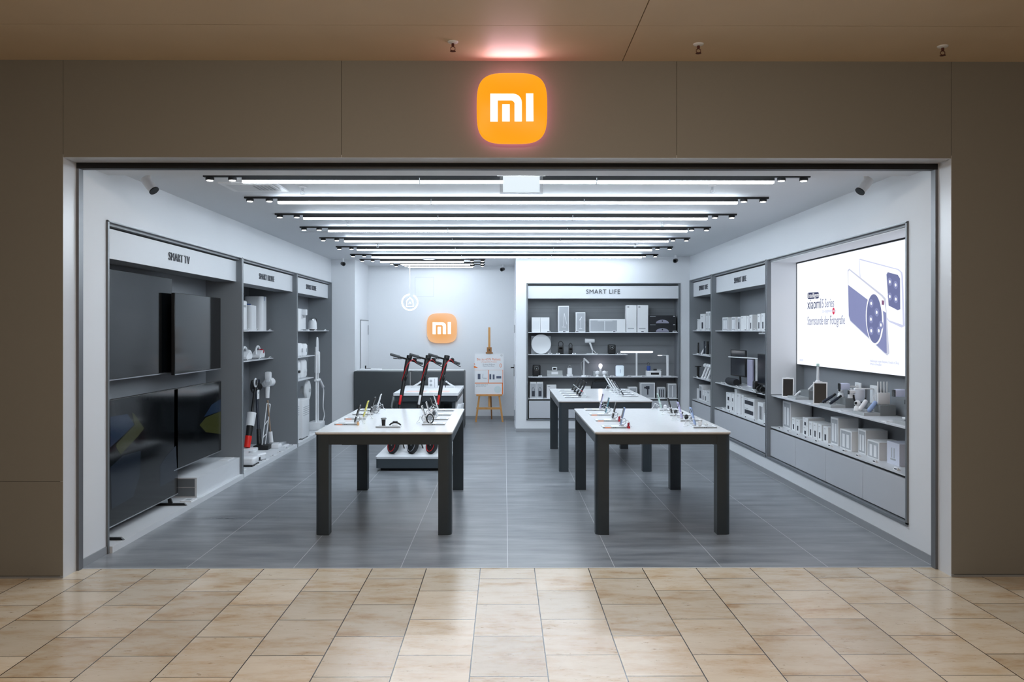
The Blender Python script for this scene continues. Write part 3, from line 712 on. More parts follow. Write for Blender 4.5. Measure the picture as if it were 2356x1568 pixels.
T1 = (-1.578, -.430, 7.04, 9.16); T2 = (.752, 1.893, 7.04, 9.16); T3 = (.652, 1.79, 10.18, 12.3)
display_table('white-topped table with dark legs, front left, nearest to the televisions', *T1)
display_table('white-topped table with dark legs, front right, nearest to the lit advertisement', *T2)
display_table('white-topped table with blue-grey legs behind the front right table', *T3)
cb = thing('power_cable', 'thin black cables drooping under the front left table', 'cable', (-.93, 8.6, .60))
MB().tube([(-1.12, 8.55, .745), (-1.05, 8.6, .70), (-.98, 8.7, .62), (-.90, 8.7, .635), (-.84, 8.6, .70), (-.8, 8.6, .75)], .003, 6, 6).tube([(-1.2, 8.5, .745), (-1.1, 8.55, .66), (-1.0, 8.6, .69), (-.86, 8.6, .72), (-.8, 8.55, .75)], .003, 6, 6).build('cable_strands', m_black, cb, world=True)

# small white table behind the scooters
STX, STY, STH = -1.195, 13.78, .75
t = thing('small_table', 'small white table with dark apron standing behind the three scooters', 'table', (STX, STY, 0))
MB().rbox(-.495, .495, -.88, .88, STH - .04, STH, .012, 2, axis=2).build('tabletop', m_white, t)
MB().box(-.48, .48, -.86, .86, STH - .13, STH - .041).build('apron', m_table, t)
for sx_, sy_, m_ in ((-1, -1, m_table), (1, -1, m_table), (-1, 1, m_white), (1, 1, m_white)):
    MB().box(sx_ * .42 - .022, sx_ * .42 + .022, sy_ * .80 - .03, sy_ * .80 + .03, 0, STH - .131).build('leg', m_, t)
MB().box(-.40, .16, -.76, .76, .15, STH - .131).build('cabinet', m_table, t)
MB().box(.445, .485, -.76, .76, 0, STH - .131).build('side_board', m_white, t)
for k in range(2):
    t = thing('price_sheet', ['pink printed sheet on the small white table, left of two', 'pink printed sheet on the small white table, right of two'][k], 'sheet', (STX - .17 + k * .36, 13.25, STH), group='pink printed sheets')
    MB().box(-.16, .15, -.16, .16, .0005, .002).build('pink_sheet', m_pink, t)

# counter
t = thing('sales_counter', 'dark grey sales counter in front of the left pier and the back wall', 'counter', (-1.65, 15.0, 0))
xm = atY(944, 900, 14.8)[0]
MB().rbox(XCOL - .01, xm - .01, 14.78, 15.3, .0, .99, .01, 1).build('left_front', m_table2 if 'm_table2' in globals() else mat('charcoal_counter', (62, 67, 70), .45), t, world=True)
MB().rbox(xm + .012, -.70, 14.80, 15.3, .0, .99, .01, 1).build('right_front', mat('charcoal_counter', (62, 67, 70), .45), t, world=True)
MB().box(xm - .01, xm + .012, 14.82, 15.2, 0, .97).build('corner_post', m_steel, t, world=True)
MB().box(XCOL + .0, -.72, 15.05, 15.3, .9905, 1.0).build('worktop', m_white, t, world=True)
t = thing('card_terminal', 'small black device standing on a white tray on the counter, beside the left pier', 'device', (-2.36, 15.18, 1.0))
MB().rbox(-.22, .16, -.09, .09, 0, .018, .006, 1).build('tray', m_white, t)
MB().box(-.13, -.11, -.03, .0, .018, .075).box(-.13, -.03, -.03, .03, .018, .026).build('stand', m_black, t)

# scooter platform
t = thing('platform', 'low white-topped grey platform carrying the three scooters', 'platform', (-1.1, 11.0, 0))
MB().rbox(-.46, .46, -.74, .74, .148, .174, .03, 4, axis=2).build('top', m_white, t)
MB().rbox(-.455, .455, -.735, .735, .035, .1475, .03, 4, axis=2).build('body', mat('slate_platform', (66, 74, 80), .4), t)
MB().box(-.40, .40, -.70, .70, 0, .0345).build('recessed_foot', m_gap, t)

# ------------------------------------------------------------ scooters (local: heading +Y is forward, X to its right)
def scooter(lbl, x, y, accent, panel):
    t = thing('electric_scooter', lbl, 'scooter', (x, y, .174), R(180 - 30), 'electric scooters on the platform')
    rk = R(14); up = Vector((0, -math.sin(rk), math.cos(rk)))
    S = Matrix.Translation((0, -.045, .24)) @ Matrix.Rotation(R(38), 4, up) @ Matrix.Translation((0, .045, -.24))
    def wheel(cy, nm, S=Matrix.Identity(4)):
        wl_ = MB(); wl_.lathe([(.078, -.024), (.095, -.026), (.105, -.016), (.107, 0), (.105, .016), (.095, .026), (.078, .024)], (0, cy, .107), 28, 'x').xf(S)
        o = wl_.build(nm, mat('tyre_rubber', (22, 24, 26), .7), t)
        MB().lathe([(.0, -.018), (.055, -.02), (.075, -.016), (.078, 0), (.075, .016), (.055, .02), (0, .018)], (0, cy, .107), 24, 'x').xf(S).build('hub', m_black, o)
        MB().tube([(.0255, cy + .080 * math.cos(a), .107 + .080 * math.sin(a)) for a in [2 * PI * i / 28 for i in range(28)]], .0045, 6, closed=True).tube([(-.0255, cy + .080 * math.cos(a), .107 + .080 * math.sin(a)) for a in [2 * PI * i / 28 for i in range(28)]], .0045, 6, closed=True).xf(S).build('rim_ring', accent, o)
        MB().lathe([(0, .0), (.014, .0), (.010, .012), (0, .014)], (.018, cy, .107), 12, 'x').lathe([(0, 0), (.014, 0), (.010, -.012), (0, -.014)], (-.018, cy, .107), 12, 'x').xf(S).build('axle_nut', m_steel, o)
    wheel(0, 'front_wheel', S); wheel(-.86, 'rear_wheel')
    f = MB(); p0 = Vector((0, 0, .107))
    f.tube([(.04, 0, .107), (.045, -.02, .20), (.02, -.05, .25)], .011, 8); f.tube([(-.04, 0, .107), (-.045, -.02, .20), (-.02, -.05, .25)], .011, 8)
    f.rbox(-.045, .045, -.09, .0, .225, .265, .01, 2)
    f.xf(S).build('fork', m_black, t)
    st = MB(); b0 = Vector((0, -.045, .24)); top = b0 + up * .95
    st.cyl(b0, top, .026, .024, 16); st.cyl(b0 + up * .02, b0 + up * .16, .036, .034, 16); st.cyl(top - up * .18, top, .028, .031, 16)
    so = st.xf(S).build('stem', m_black, t)
    MB().ball(b0 + up * .72 + Vector((0, .028, 0)), (.016, .022, .045)).xf(S).build('clasp', m_black, so)
    MB().rbox(-.004, .026, .0, .02, .0, .125, .008, 2).xf(Matrix.Translation(b0 + up * .37 + Vector((.010, .012, 0))) @ Matrix.Rotation(rk, 4, 'X')).xf(S).build('reflector_panel', panel, so)
    hb = MB(); c = top + up * .01
    hb.tube([c + Vector((-.225, -.03, .0)), c + Vector((-.10, 0, 0)), c, c + Vector((.10, 0, 0)), c + Vector((.225, -.03, 0))], .0125, 10, 3)
    hb.rbox(-.03, .03, -.03, .03, -.03, .03, .01, 2) if False else None
    ho = hb.xf(S).build('handlebar', m_black, t)
    for s_ in (-1, 1):
        MB().cyl(c + Vector((s_ * .125, -.007, 0)), c + Vector((s_ * .245, -.033, 0)), .0185, .017, 14).xf(S).build('grip', mat('grey_rubber', (74, 77, 80), .7), ho)
    MB().cyl(c + Vector((-.02, -.01, .01)), c + Vector((-.02, -.02, .05)), .034, .036, 18).xf(S).build('display', m_black, ho)
    MB().tube([c + Vector((.10, .02, -.01)), c + Vector((.14, .045, -.02)), c + Vector((.23, .035, -.035))], .006, 6, 3).tube([c + Vector((-.10, .02, -.01)), c + Vector((-.14, .045, -.02)), c + Vector((-.23, .035, -.035))], .006, 6, 3).xf(S).build('brake_lever', m_black, ho)
    MB().lathe([(0, 0), (.026, 0), (.026, .02), (.012, .034), (0, .036)], c + Vector((-.10, .0, .012)), 14).xf(S).build('bell', m_black, ho)
    MB().tube([c + Vector((-.11, .04, -.01)), c + Vector((-.02, .08, .015)), c + Vector((.035, .085, -.07)), c + Vector((.03, .065, -.20)), c + Vector((.02, .05, -.28))], .0045, 6, 6).xf(S).build('brake_cable', m_red, t)
    dk = MB(); dk.rbox(-.075, .075, -.74, -.16, .09, .135, .02, 2); dk.rbox(-.025, .025, -.20, -.03, .11, .16, .012, 2)
    dk.prism([(-.05, .24), (-.20, .10), (-.20, .14), (-.05, .29)], 'x', -.022, .022)
    dk.build('deck', m_black, t)
    MB().tube([(-.06, -.5, .10), (-.09, -.48, .04), (-.11, -.46, .006)], .008, 6).build('kickstand', m_black, t)
    MB().prism([(-.74, .16), (-.80, .225), (-.86, .24), (-.94, .215), (-.94, .205), (-.86, .228), (-.80, .214), (-.74, .15)], 'x', -.03, .03).build('rear_fender', m_black, t)
    t.rotation_euler = (0, R(-8.5), R(180))
    return t
for i, (px, acc, pn, w_l) in enumerate([(900, m_red, m_red, 'with red wheel ring and red stem panel, left of the three'), (945, m_steel, m_white, 'with silver wheel ring and white stem panel, middle of the three'), (989, m_red, m_red, 'with red wheel ring, right of the three, next to the table leg')]):
    x, y = atZ(px, 1043.5, .174)
    scooter('black electric scooter ' + w_l, x, y + .02, acc, pn)

# ------------------------------------------------------------ easel with poster
ex, ey = -.28, 15.86
t = thing('easel', 'tall pine easel by the back wall', 'easel', (ex, ey, 0))
for s_ in (-1, 1):
    MB().prism([(s_ * .25 - .017, 0), (s_ * .25 + .017, 0), (s_ * .18 + .017, .52), (s_ * .18 - .017, .52)], 'y', -.10, -.07).build('leg', m_wood, t)
MB().tube([(.04, .26, .02), (.0, -.03, 1.2)], .018, 4).build('rear_leg', m_wooddk, t)
MB().box(-.24, .22, -.108, -.102, .235, .275).build('crossbar', m_wood, t)
MB().box(-.24, .24, -.125, -.055, .485, .515).build('ledge', m_wood, t)
MB().box(-.02, .02, -.065, -.035, .28, 1.76).build('mast', m_wood, t)
cl = MB().box(-.045, .045, -.09, -.03, 1.30, 1.39); cl.box(-.065, .065, -.12, -.03, 1.272, 1.298); clo = cl.build('clamp', m_wooddk, t)
MB().lathe([(0, 0), (.012, 0), (.012, -.02), (0, -.02)], (0, -.09, 1.34), 10, 'y').build('knob', m_black, clo)
t = thing('poster', 'white and orange sale poster standing on the pine easel', 'poster', (ex, ey - .09, .516))
PW, PH = .268, .756
MB().box(-PW, PW, -.012, 0, 0, PH).build('board', m_white, t)
def pq(px, py):      # poster picture coordinates from the crop of the photograph, centred
    x, z = atY(1080 + px / 6.53, 740 + py / 6.53, ey - .1); return (x - ex, z - .516)
def flat(name, x0, y0, x1, y1, m_, k=1, par=None):
    a = pq(x0, y0); b = pq(x1, y1)
    return MB().box(max(-PW, a[0]), min(PW, b[0]), -.012 - .0006 * k, -.012, max(0, b[1]), min(PH, a[1])).build(name, m_, par or t)
flat('orange_border', 60, 720, 505, 1105, m_orange, 1)
flat('white_field', 76, 722, 280, 912, m_white, 2); flat('white_field', 290, 722, 498, 912, m_white, 2); flat('white_field', 76, 925, 490, 1085, m_white, 2)
MB().lathe([(0, 0), (.066, 0), (.066, .001), (0, .001)], (pq(425, 1015)[0], -.0152, pq(425, 1015)[1]), 28, 'y').build('prize_wheel', mat('pale_print', (214, 226, 228), .6), t)
def ptext(body, px, py, size, m_, wide=1.0):
    a = pq(px, py); MB().text(body, size, faceT(a[0], -.0145, a[1]), ext=.0004, wide=wide).build('lettering', m_, t, smooth=False)
m_peach = mat('peach_print', (236, 150, 110), .6); m_tg = mat('text_grey', (90, 96, 110), .6)
ptext('Bis zu 65% Rabatt', 290, 562, .062, m_peach, 1.0)
ptext('auf ausgewählte Produkte', 290, 600, .026, m_peach, 1.1)
ptext('Zu deiner Eröffnung', 290, 637, .026, m_tg, 1.05); ptext('Xiaomi Store Essen', 288, 662, .026, m_tg, 1.05)
ptext('Dreh das Glücksrad und', 190, 942, .022, m_tg); ptext('gewinne tolle Preise!', 178, 963, .022, m_tg)
MB().prism([pq(70, 620), pq(90, 640), pq(70, 640)], 'y', -.0135, -.012).prism([pq(68, 655), pq(130, 690), pq(68, 690)], 'y', -.0135, -.012).build('orange_splash', m_orange, t)
MB().tube([(pq(470 + 14 * math.cos(a), 655 + 26 * math.sin(a))[0], -.013, pq(470 + 14 * math.cos(a), 655 + 26 * math.sin(a))[1]) for a in [2 * PI * i / 20 for i in range(20)]], .004, 5, closed=True).build('orange_ribbon', m_orange, t)
MB().tube([(pq(482 + 12 * math.cos(a), 503 + 12 * math.sin(a))[0], -.013, pq(482 + 12 * math.cos(a), 503 + 12 * math.sin(a))[1]) for a in [2 * PI * i / 20 for i in range(20)]], .0015, 5, closed=True).build('round_emblem', m_darkprint, t)
pr = MB()
for a in ((125, 780, 165, 860), (300, 785, 328, 862), (350, 790, 378, 862)): 
    q0 = pq(a[0], a[1]); q1 = pq(a[2], a[3]); pr.box(q0[0], q1[0], -.0142, -.012, q1[1], q0[1])
q0 = pq(405, 815); q1 = pq(478, 850); pr.box(q0[0], q1[0], -.0142, -.012, q1[1], q0[1])
pr.tube([(pq(205, 780)[0], -.0145, pq(205, 780)[1]), (pq(198, 845)[0], -.0145, pq(198, 845)[1]), (pq(260, 848)[0], -.0145, pq(260, 848)[1])], .003, 5)
pr.build('product_picture', mat('slate_print', (84, 92, 112), .6), t)

# chairs behind the scooters
def shell_chair(lbl, x, y, rz, m_):
    t = thing('shell_chair', lbl, 'chair', (x, y, 0), rz, 'white shell chairs by the small table')
    seat = MB(); v = []; n = 9; prof = [(.20, .47), (.12, .445), (0, .44), (-.12, .45), (-.19, .49), (-.22, .58), (-.24, .70), (-.255, .80)]
    for (yy, zz) in prof:
        for k in range(n):
            u = (k / (n - 1) - .5); wdt = .42 - (.10 if zz > .72 else 0)
            v.append((u * wdt, yy + (abs(u) ** 2) * .25 * (1 if zz > .5 else 0), zz + (abs(u) ** 2) * .16 * (1 if zz < .5 else 0)))
    f = [(i * n + k, i * n + k + 1, (i + 1) * n + k + 1, (i + 1) * n + k) for i in range(len(prof) - 1) for k in range(n - 1)]
    m2 = len(v); v2 = [(a[0], a[1] - .008, a[2] - .008) for a in v]
    f2 = [tuple(reversed([i + m2 for i in q])) for q in f]
    rim = [k for k in range(n)] + [i * n + n - 1 for i in range(1, len(prof))] + [(len(prof) - 1) * n + k for k in range(n - 2, -1, -1)] + [i * n for i in range(len(prof) - 2, 0, -1)]
    f3 = [(rim[i], rim[(i + 1) % len(rim)], rim[(i + 1) % len(rim)] + m2, rim[i] + m2) for i in range(len(rim))]
    seat.raw(v + v2, f + f2 + f3).build('seat_shell', m_, t)
    for sx_, sy_ in ((-1, 1), (1, 1), (-1, -1), (1, -1)):
        MB().cyl((sx_ * .12, sy_ * .10, .44), (sx_ * .20, sy_ * .19, 0), .012, n=8).build('leg', m_steel, t)
    return t
x = atY(899, 915, 13.6)[0]
q = shell_chair('pale grey shell chair left of the small table', x - .12, 13.6, R(100), mat('pale_grey_shell', (178, 182, 182), .4)); q.scale = (.8, .8, .8)
q = shell_chair('white shell chair right of the scooters, before the small table', -.80, 12.42, R(80), m_white); q.scale = (.80, .80, .80)
# ------------------------------------------------------------ products
def carton(lbl, wall, x, y, z, w_, d, h, art=(), group=None, m=None, yaw=None, stack=1):
    """a printed box; x, y is the middle of its front face on the floor line"""
    rz = {'b': FACE_BACK, 'r': FACE_RIGHT, 'l': FACE_LEFT}[wall] if yaw is None else yaw
    dx, dy = -math.sin(rz) * -1 * 0, 0
    fx, fy = math.sin(rz), -math.cos(rz)          # the way the front looks
    t = thing('product_box', lbl, 'box', (x - fx * d / 2, y - fy * d / 2, z), rz, group)
    MB().rbox(-w_ / 2, w_ / 2, -d / 2, d / 2, 0, h, .0015, 1).build('carton', m or m_carton, t)
    for i, (x0, z0, x1, z1, mm, nm) in enumerate(art):
        k = .0006 * (i + 1)
        MB().box(-w_ / 2 + x0 * w_, -w_ / 2 + x1 * w_, -d / 2 - k, -d / 2 + .0005, z0 * h, z1 * h).build(nm, mm, t)
    return t
P_ = 'printed_panel'; Q_ = 'product_picture'
A_icon = ((.30, .12, .62, .50, m_darkprint, Q_), (.2, .82, .5, .86, m_print, 'caption'))
A_two = ((.08, .05, .92, .93, m_print, P_), (.20, .12, .42, .78, m_white, Q_), (.56, .12, .78, .78, m_white, Q_))
A_lamp = ((.06, .05, .94, .95, m_print, P_), (.45, .15, .52, .8, m_white, Q_), (.28, .10, .72, .15, m_white, Q_))
A_dark = ((.1, .1, .9, .9, m_print, P_), (.28, .14, .72, .62, m_darkprint, Q_))
A_bars = ((.2, .1, .3, .8, m_darkprint, Q_), (.45, .1, .55, .8, m_darkprint, Q_), (.7, .1, .8, .8, m_darkprint, Q_))
A_sound = ((.06, .30, .90, .72, m_darkprint, Q_), (.06, .82, .4, .88, m_print, 'caption'))
A_plain = ((.1, .85, .35, .9, m_print, 'caption'),)

def tagcard(x, y, z, wall, lbl, group='small white price tags'):
    rz = {'b': FACE_BACK, 'r': FACE_RIGHT, 'l': FACE_LEFT}[wall]
    t = thing('price_tag', lbl, 'price tag', (x, y, z), rz, group)
    MB().prism([(-.018, 0), (.014, 0), (.014, .004), (-.006, .022), (-.011, .022)], 'x', -.03, .03).build('tag_body', m_white, t)
    MB().prism([(-.0165, .0045), (-.0105, .0195), (-.0113, .0198), (-.0173, .0048)], 'x', -.022, .022).build('printed_price', m_darkprint, t)
    return t

# ---- front bay of the right wall, boxes on the low counter
G = 'product boxes on the low counter of the front right bay'
Fx = 3.27
B1 = [('tall white box with two lamp pictures, far end of the low counter under the advertisement', 9.66, 9.93, .31, .24, A_two),
      ('tall grey box standing behind the far lamp box under the advertisement', 9.66, 9.90, .30, .12, ()),
      ('small white box with a dark slot picture, beside the tall far lamp box', 9.50, 9.62, .145, .14, A_icon),
      ('small white ribbed box beside the first dark slot box from the far end', 9.36, 9.48, .14, .16, A_icon)]
yy_ = [(9.05, 9.22, .095, .19), (8.92, 9.02, .165, .17), (8.78, 8.90, .165, .17), (8.66, 8.76, .165, .17), (8.49, 8.62, .16, .15)]
for (lb, a, b, h, d, art) in B1:
    xo = .0 if 'grey' not in lb else .25
    carton(lb, 'r', Fx + xo - (.0 if xo == 0 else .02), (a + b) / 2, .57, b - a, d if xo == 0 else .015 + .0, h, art, G)
carton('small white box with dark phone picture, lower of a stack of two', 'r', 3.25, 9.13, .57, .16, .18, .095, A_icon, G)
carton('small white box with dark phone picture, on top of the other in the stack', 'r', 3.25, 9.13, .6652, .16, .18, .095, A_icon, G)
for k, (a, b, h, d) in enumerate(yy_[1:]):
    carton('narrow white box with dark phone picture, ' + ordw[k] + ' right of the stack of two', 'r', 3.25, (a + b) / 2, .57, b - a, d, h, A_icon, G)
carton('tall grey and white box with two tube pictures in the middle of the low counter', 'r', Fx, 8.375, .57, .19, .20, .27, A_two, G)
carton('wide box with two white tube pictures and dark side, middle of the low counter', 'r', 3.24, 8.02, .57, .27, .22, .188, A_two, G)
carton('upright box with two tube pictures, between the two wide tube boxes', 'r', 3.285, 7.765, .57, .17, .20, .222, A_two, G)
carton('wide box with two white tube pictures, second from the near end of the counter', 'r', 3.26, 7.47, .57, .24, .22, .156, A_two, G)
carton('pale box with router picture, nearest the shop entrance on the low counter', 'r', 3.28, 7.13, .57, .23, .22, .187, ((.35, .3, .42, .75, m_print, Q_), (.55, .3, .62, .75, m_print, Q_), (.3, .2, .7, .27, m_print, Q_)), G, mat('pale_blue_carton', (206, 210, 224), .6))
for k, (a, b) in enumerate([(7.6, .26), (8.05, .2)]):
    pass
gt = 'price tags along the low counter of the front right bay'
for y in (9.75, 9.45, 9.15, 8.9, 8.6, 8.25, 7.9, 7.6, 7.25, 6.85): tagcard(3.185, y, .57, 'r', 'small white price tag in the row on the low counter edge under the advertisement', gt)

# ---- front bay, display items on the upper shelf
m_tray = mat('grey_display_plinth', (168, 172, 174), .5); m_trayd = mat('grey_plinth_side', (120, 124, 126), .5)
def riser(lbl, y0, y1, xf_=3.20, z=.94, x1=3.345, x2=3.485):
    t = thing('display_riser', lbl, 'display stand', (xf_, (y0 + y1) / 2, z), 0, 'stepped grey display stands')
    MB().box(xf_, x1, y0, y1, z, z + .027).build('low_step', m_tray, t, world=True)
    MB().box(x1, x2, y0, y1, z, z + .095).build('high_step', m_trayd, t, world=True)
riser('stepped grey stand under the white writing tablet, far end of the shelf', 9.29, 9.56)
riser('stepped grey stand under the black hair clippers', 8.29, 8.58)
riser('stepped grey stand under the white and blue capsule speakers', 7.52, 7.78)
riser('stepped grey stand at the near end of the shelf, cut by the bay frame', 6.70, 6.96)
def tablet(lbl, x, y, z, w_, h, rz, lean, frame=None, grp=None):
    t = thing('tablet', lbl, 'tablet', (x, y, z), rz, grp); M_ = Matrix.Rotation(-lean, 4, 'X')
    MB().rbox(-w_ / 2, w_ / 2, -.004, .004, 0, h, .003, 1).xf(M_).build('frame', frame or m_white, t)
    MB().box(-w_ / 2 + .012, w_ / 2 - .012, -.0052, -.004, .016, h - .014).xf(M_).build('screen', mat('dark_tablet_glass', (12, 16, 22), .25, spec=.2), t)
    MB().box(-.02, .02, -.004, .010, h, h + .008).xf(M_).build('clip', m_white, t)
    MB().prism([(.0, 0), (.06, 0), (.03, .06), (.014, .06)], 'x', -.02, .02).build('stand', m_white, t)
GT = 'white framed writing tablets on the front right shelf'
tablet('white framed dark writing tablet leaning at the far end of the shelf', 3.225, 9.62, .967 - .027, .13, .225, R(-22), R(12), None, GT)
tablet('white framed dark writing tablet leaning beside the giant toothbrush', 3.235, 8.66, .94, .14, .235, R(-22), R(12), None, GT)
# giant toothbrush
t = thing('toothbrush_display', 'giant white electric toothbrush display with a red band on the front right shelf', 'toothbrush', (3.33, 8.98, .94))
MB().lathe([(0, 0), (.031, 0), (.032, .01), (.032, .148), (0, .148)], n=24).build('handle', m_white, t)
MB().lathe([(0, .1482), (.0325, .1482), (.0325, .186), (0, .186)], n=24).build('red_band', mat('bright_red', (230, 10, 14), .4), t)
MB().ball((0, 0, .205), (.031, .031, .035)).build('neck_ball', m_white, t)
MB().lathe([(0, .23), (.016, .23), (.013, .33), (.012, .375), (0, .38)], n=18).build('brush_neck', m_whitem, t)
b = MB().rbox(-.014, .014, -.014, .014, .38, .41, .006, 2); b.build('brush_head', m_mint, t)
def bolster(lbl, nm, cat, x, y, z, r, L_, az, el, m_, tip=None, grp=None, base=None):
    """capsule leaning on a small cradle: from z upward towards azimuth az with elevation el"""
    t = thing(nm, lbl, cat, (x, y, z), 0, grp)
    d = Vector((math.cos(el) * math.cos(az), math.cos(el) * math.sin(az), math.sin(el)))
    p = Vector((0, 0, r * .95 + .002)); q = p + d * L_
    mb = MB().cyl(p, q, r, r, 20); mb.ball(p, r * .999); mb.ball(q, r * .999); mb.build('body', m_, t)
    if tip is not None: MB().cyl(q + d * r * .2, q + d * (r + .035), r * .8, r * .8, 14).build('head', tip, t)
    c = (p + q) / 2
    MB().box(c.x - .012, c.x + .012, c.y - .012, c.y + .012, 0, max(.004, c.z - r * .6)).build('cradle', base or m_clear, t)
    return t
bolster('white beard trimmer leaning in front of the far writing tablet', 'trimmer', 'trimmer', 3.235, 9.40, .967, .011, .07, R(10), R(38), m_white)
bolster('white torch-like trimmer leaning on the high step behind the toothbrush', 'trimmer', 'trimmer', 3.385, 9.40, 1.035, .011, .08, R(10), R(42), m_white)
bolster('navy hair clipper with black head, leaning, left of two', 'hair_clipper', 'hair clipper', 3.215, 8.52, .967, .014, .11, R(15), R(28), m_navy, m_black, 'black hair clippers')
bolster('navy hair clipper with black head, leaning, right of two', 'hair_clipper', 'hair clipper', 3.235, 8.38, .967, .014, .09, R(15), R(30), m_navy, m_black, 'black hair clippers')
bolster('white capsule speaker leaning on the third stepped stand', 'capsule_speaker', 'speaker', 3.235, 7.68, .967, .020, .085, R(15), R(50), m_white, None, 'leaning capsule speakers')
bolster('pale blue capsule speaker leaning beside the white one', 'capsule_speaker', 'speaker', 3.275, 7.58, .967, .020, .085, R(15), R(46), m_blue, None, 'leaning capsule speakers')
# cameras on the shelf
def bullet_cam(lbl, x, y, z, hgt, panel=True, L_=.09):
    t = thing('outdoor_camera', lbl, 'camera', (x, y, z), 0, 'white box outdoor cameras')
    MB().rbox(-.04, .055, -.03, .03, hgt, hgt + .066, .012, 3).build('camera_body', mat('periwinkle_white_plastic', (202, 208, 232), .4), t)
    MB().rbox(-.046, -.038, -.028, .028, hgt + .002, hgt + .064, .003, 1).build('lens_front', m_glass, t)
    MB().cyl((.05, 0, hgt + .03), (.13, .0, hgt + .03), .009, n=12).cyl((.12, 0, hgt + .03), (.14, 0, hgt + .03), .022, n=16).build('mount_arm', m_white, t)
    if panel:
        MB().rbox(.14, .152, -.07, .07, 0, hgt + .07, .004, 1).build('mount_panel', m_whitem, t)
    return t
bullet_cam('white box camera with black front on a mount above the small indoor cameras', 3.33, 8.30, 1.035, .085)
bullet_cam('white box camera with black front near the bay frame above the router', 3.36, 7.20, .94, .195)
def ptz(lbl, x, y, z, hgt, panel=True):
    t = thing('pan_camera', lbl, 'camera', (x, y, z), 0, 'white dome pan cameras')
    MB().lathe([(0, hgt + .115), (.048, hgt + .112), (.05, hgt + .10), (.05, hgt + .045), (.044, hgt + .018), (.028, hgt + .0), (0, hgt - .004)], n=26).build('dome_body', mat('cool_white_plastic', (210, 215, 226), .4), t)
    MB().tube([(-.055, 0, hgt + .06), (-.052, -.0, hgt + .025), (-.035, 0, hgt - .004), (0, 0, hgt - .016), (.035, 0, hgt - .004), (.054, 0, hgt + .03)], .009, 8, 4).build('black_ring', m_black, t)
    MB().rbox(-.10, -.03, -.02, .02, hgt + .075, hgt + .105, .005, 1).build('camera_arm', m_white, t)
    MB().rbox(-.106, -.10, -.018, .018, hgt + .066, hgt + .104, .002, 1).build('lens_front', m_glass, t)
    MB().rbox(-.05, .13, -.02, .02, hgt + .112, hgt + .124, .004, 1).build('bracket', m_white, t)
    if panel: MB().rbox(.13, .142, -.075, .075, 0, hgt + .15, .004, 1).build('mount_panel', m_whitem, t)
    return t
ptz('white dome pan camera with black ring on the tall white panel, middle of the shelf', 3.34, 7.95, .94, .095)
ptz('white dome pan camera with black ring beside the bay frame at the near end', 3.42, 6.98, .94, .085, False).location.z = .94
def indoor_cam(lbl, x, y, z, s_=1.0):
    t = thing('indoor_camera', lbl, 'camera', (x, y, z), 0, 'small white indoor cameras')
    MB().lathe([(0, 0), (.033, 0), (.033, .004), (.028, .035), (.018, .045), (0, .045)], n=20).build('base', m_white, t)
    o = MB().ball((0, 0, .068), .028).build('head', m_white, t)
    MB().ball((-.018, -.012, .07), .014).build('lens', m_glass, o)
indoor_cam('round white indoor camera on the second stepped stand, left one', 3.375, 8.48, 1.035)
indoor_cam('round white indoor camera on the second stepped stand, right one', 3.43, 8.36, 1.035)
indoor_cam('round white indoor camera standing in front of the capsule speakers', 3.235, 7.745, .967)
t = thing('router', 'square white router with four antennas on the third stepped stand', 'router', (3.42, 7.62, 1.035))
MB().rbox(-.055, .055, -.012, .012, 0, .105, .006, 2).build('housing', m_white, t)
for k in range(4): MB().rbox(-.050 + k * .028, -.040 + k * .028, .013, .021, .02, .205, .003, 1).build('antenna', m_white, t)
bc = MB().tube([(-.06, -.01, .02), (-.085, -.02, .03), (-.10, -.02, .07), (-.07, 0, .09)], .003, 6, 4).build('cable', m_white, t)
for k, (y, nm) in enumerate([(8.0, 'flat white sheet lying before the white dome camera'), (7.05, 'flat white sheet lying near the bay frame'), (8.78, 'flat white card lying under the giant toothbrush')]):
    t = thing('price_card', nm, 'card', (3.20, y, .94), 0, 'flat white cards on the front right shelf')
    MB().box(-.035, .05, -.05, .05, .0003, .006).build('card', m_white, t)
    MB().box(-.02, .0, -.03, .02, .006, .0066).build('print', m_print, t)
t = thing('white_box_device', 'flat white device with black foot lying at the near end of the shelf', 'device', (3.30, 6.82, .967))
MB().rbox(-.06, .07, -.07, .07, .012, .03, .006, 2).build('casing', m_white, t); MB().box(-.045, .05, -.05, .05, 0, .012).build('foot', m_black, t)

# ---- middle right bay
G = 'product boxes on the top shelf of the middle right bay'
Sx = 3.20
for k, (xa, xb, h, art) in enumerate([(1662, 1675, .19, A_two), (1683, 1692, .19, A_two), (1697, 1703, .185, A_dark), (1704.5, 1717, .195, A_plain), (1718, 1723, .19, A_plain), (1724, 1731, .205, A_icon), (1742.5, 1750, .21, A_icon), (1751, 1760, .215, A_icon)]):
    ya = atX(xb, 740, Sx)[0]; yb = atX(xa, 740, Sx)[0]
    carton('white printed box, top shelf of the middle right bay, ' + ordw[k] + ' from far end', 'r', Sx, (ya + yb) / 2, 1.70, yb - ya - .006, .16, h, art, G)
gt = 'price tags on the top shelf of the middle right bay'
for y in (12.0, 11.6, 11.1, 10.7, 10.25): tagcard(3.175, y, 1.70, 'r', 'small white price tag on the top shelf of the middle right bay', gt)
t = thing('bar_lamp', 'short white light bar fixed under the top shelf of the middle right bay', 'lamp', (3.20, 10.45, 1.688))
MB().rbox(-.012, .012, -.16, .16, -.032, -.012, .005, 2).build('light_bar', m_white, t); MB().box(-.01, .01, -.03, .03, -.012, -.0005).build('mount', m_white, t)
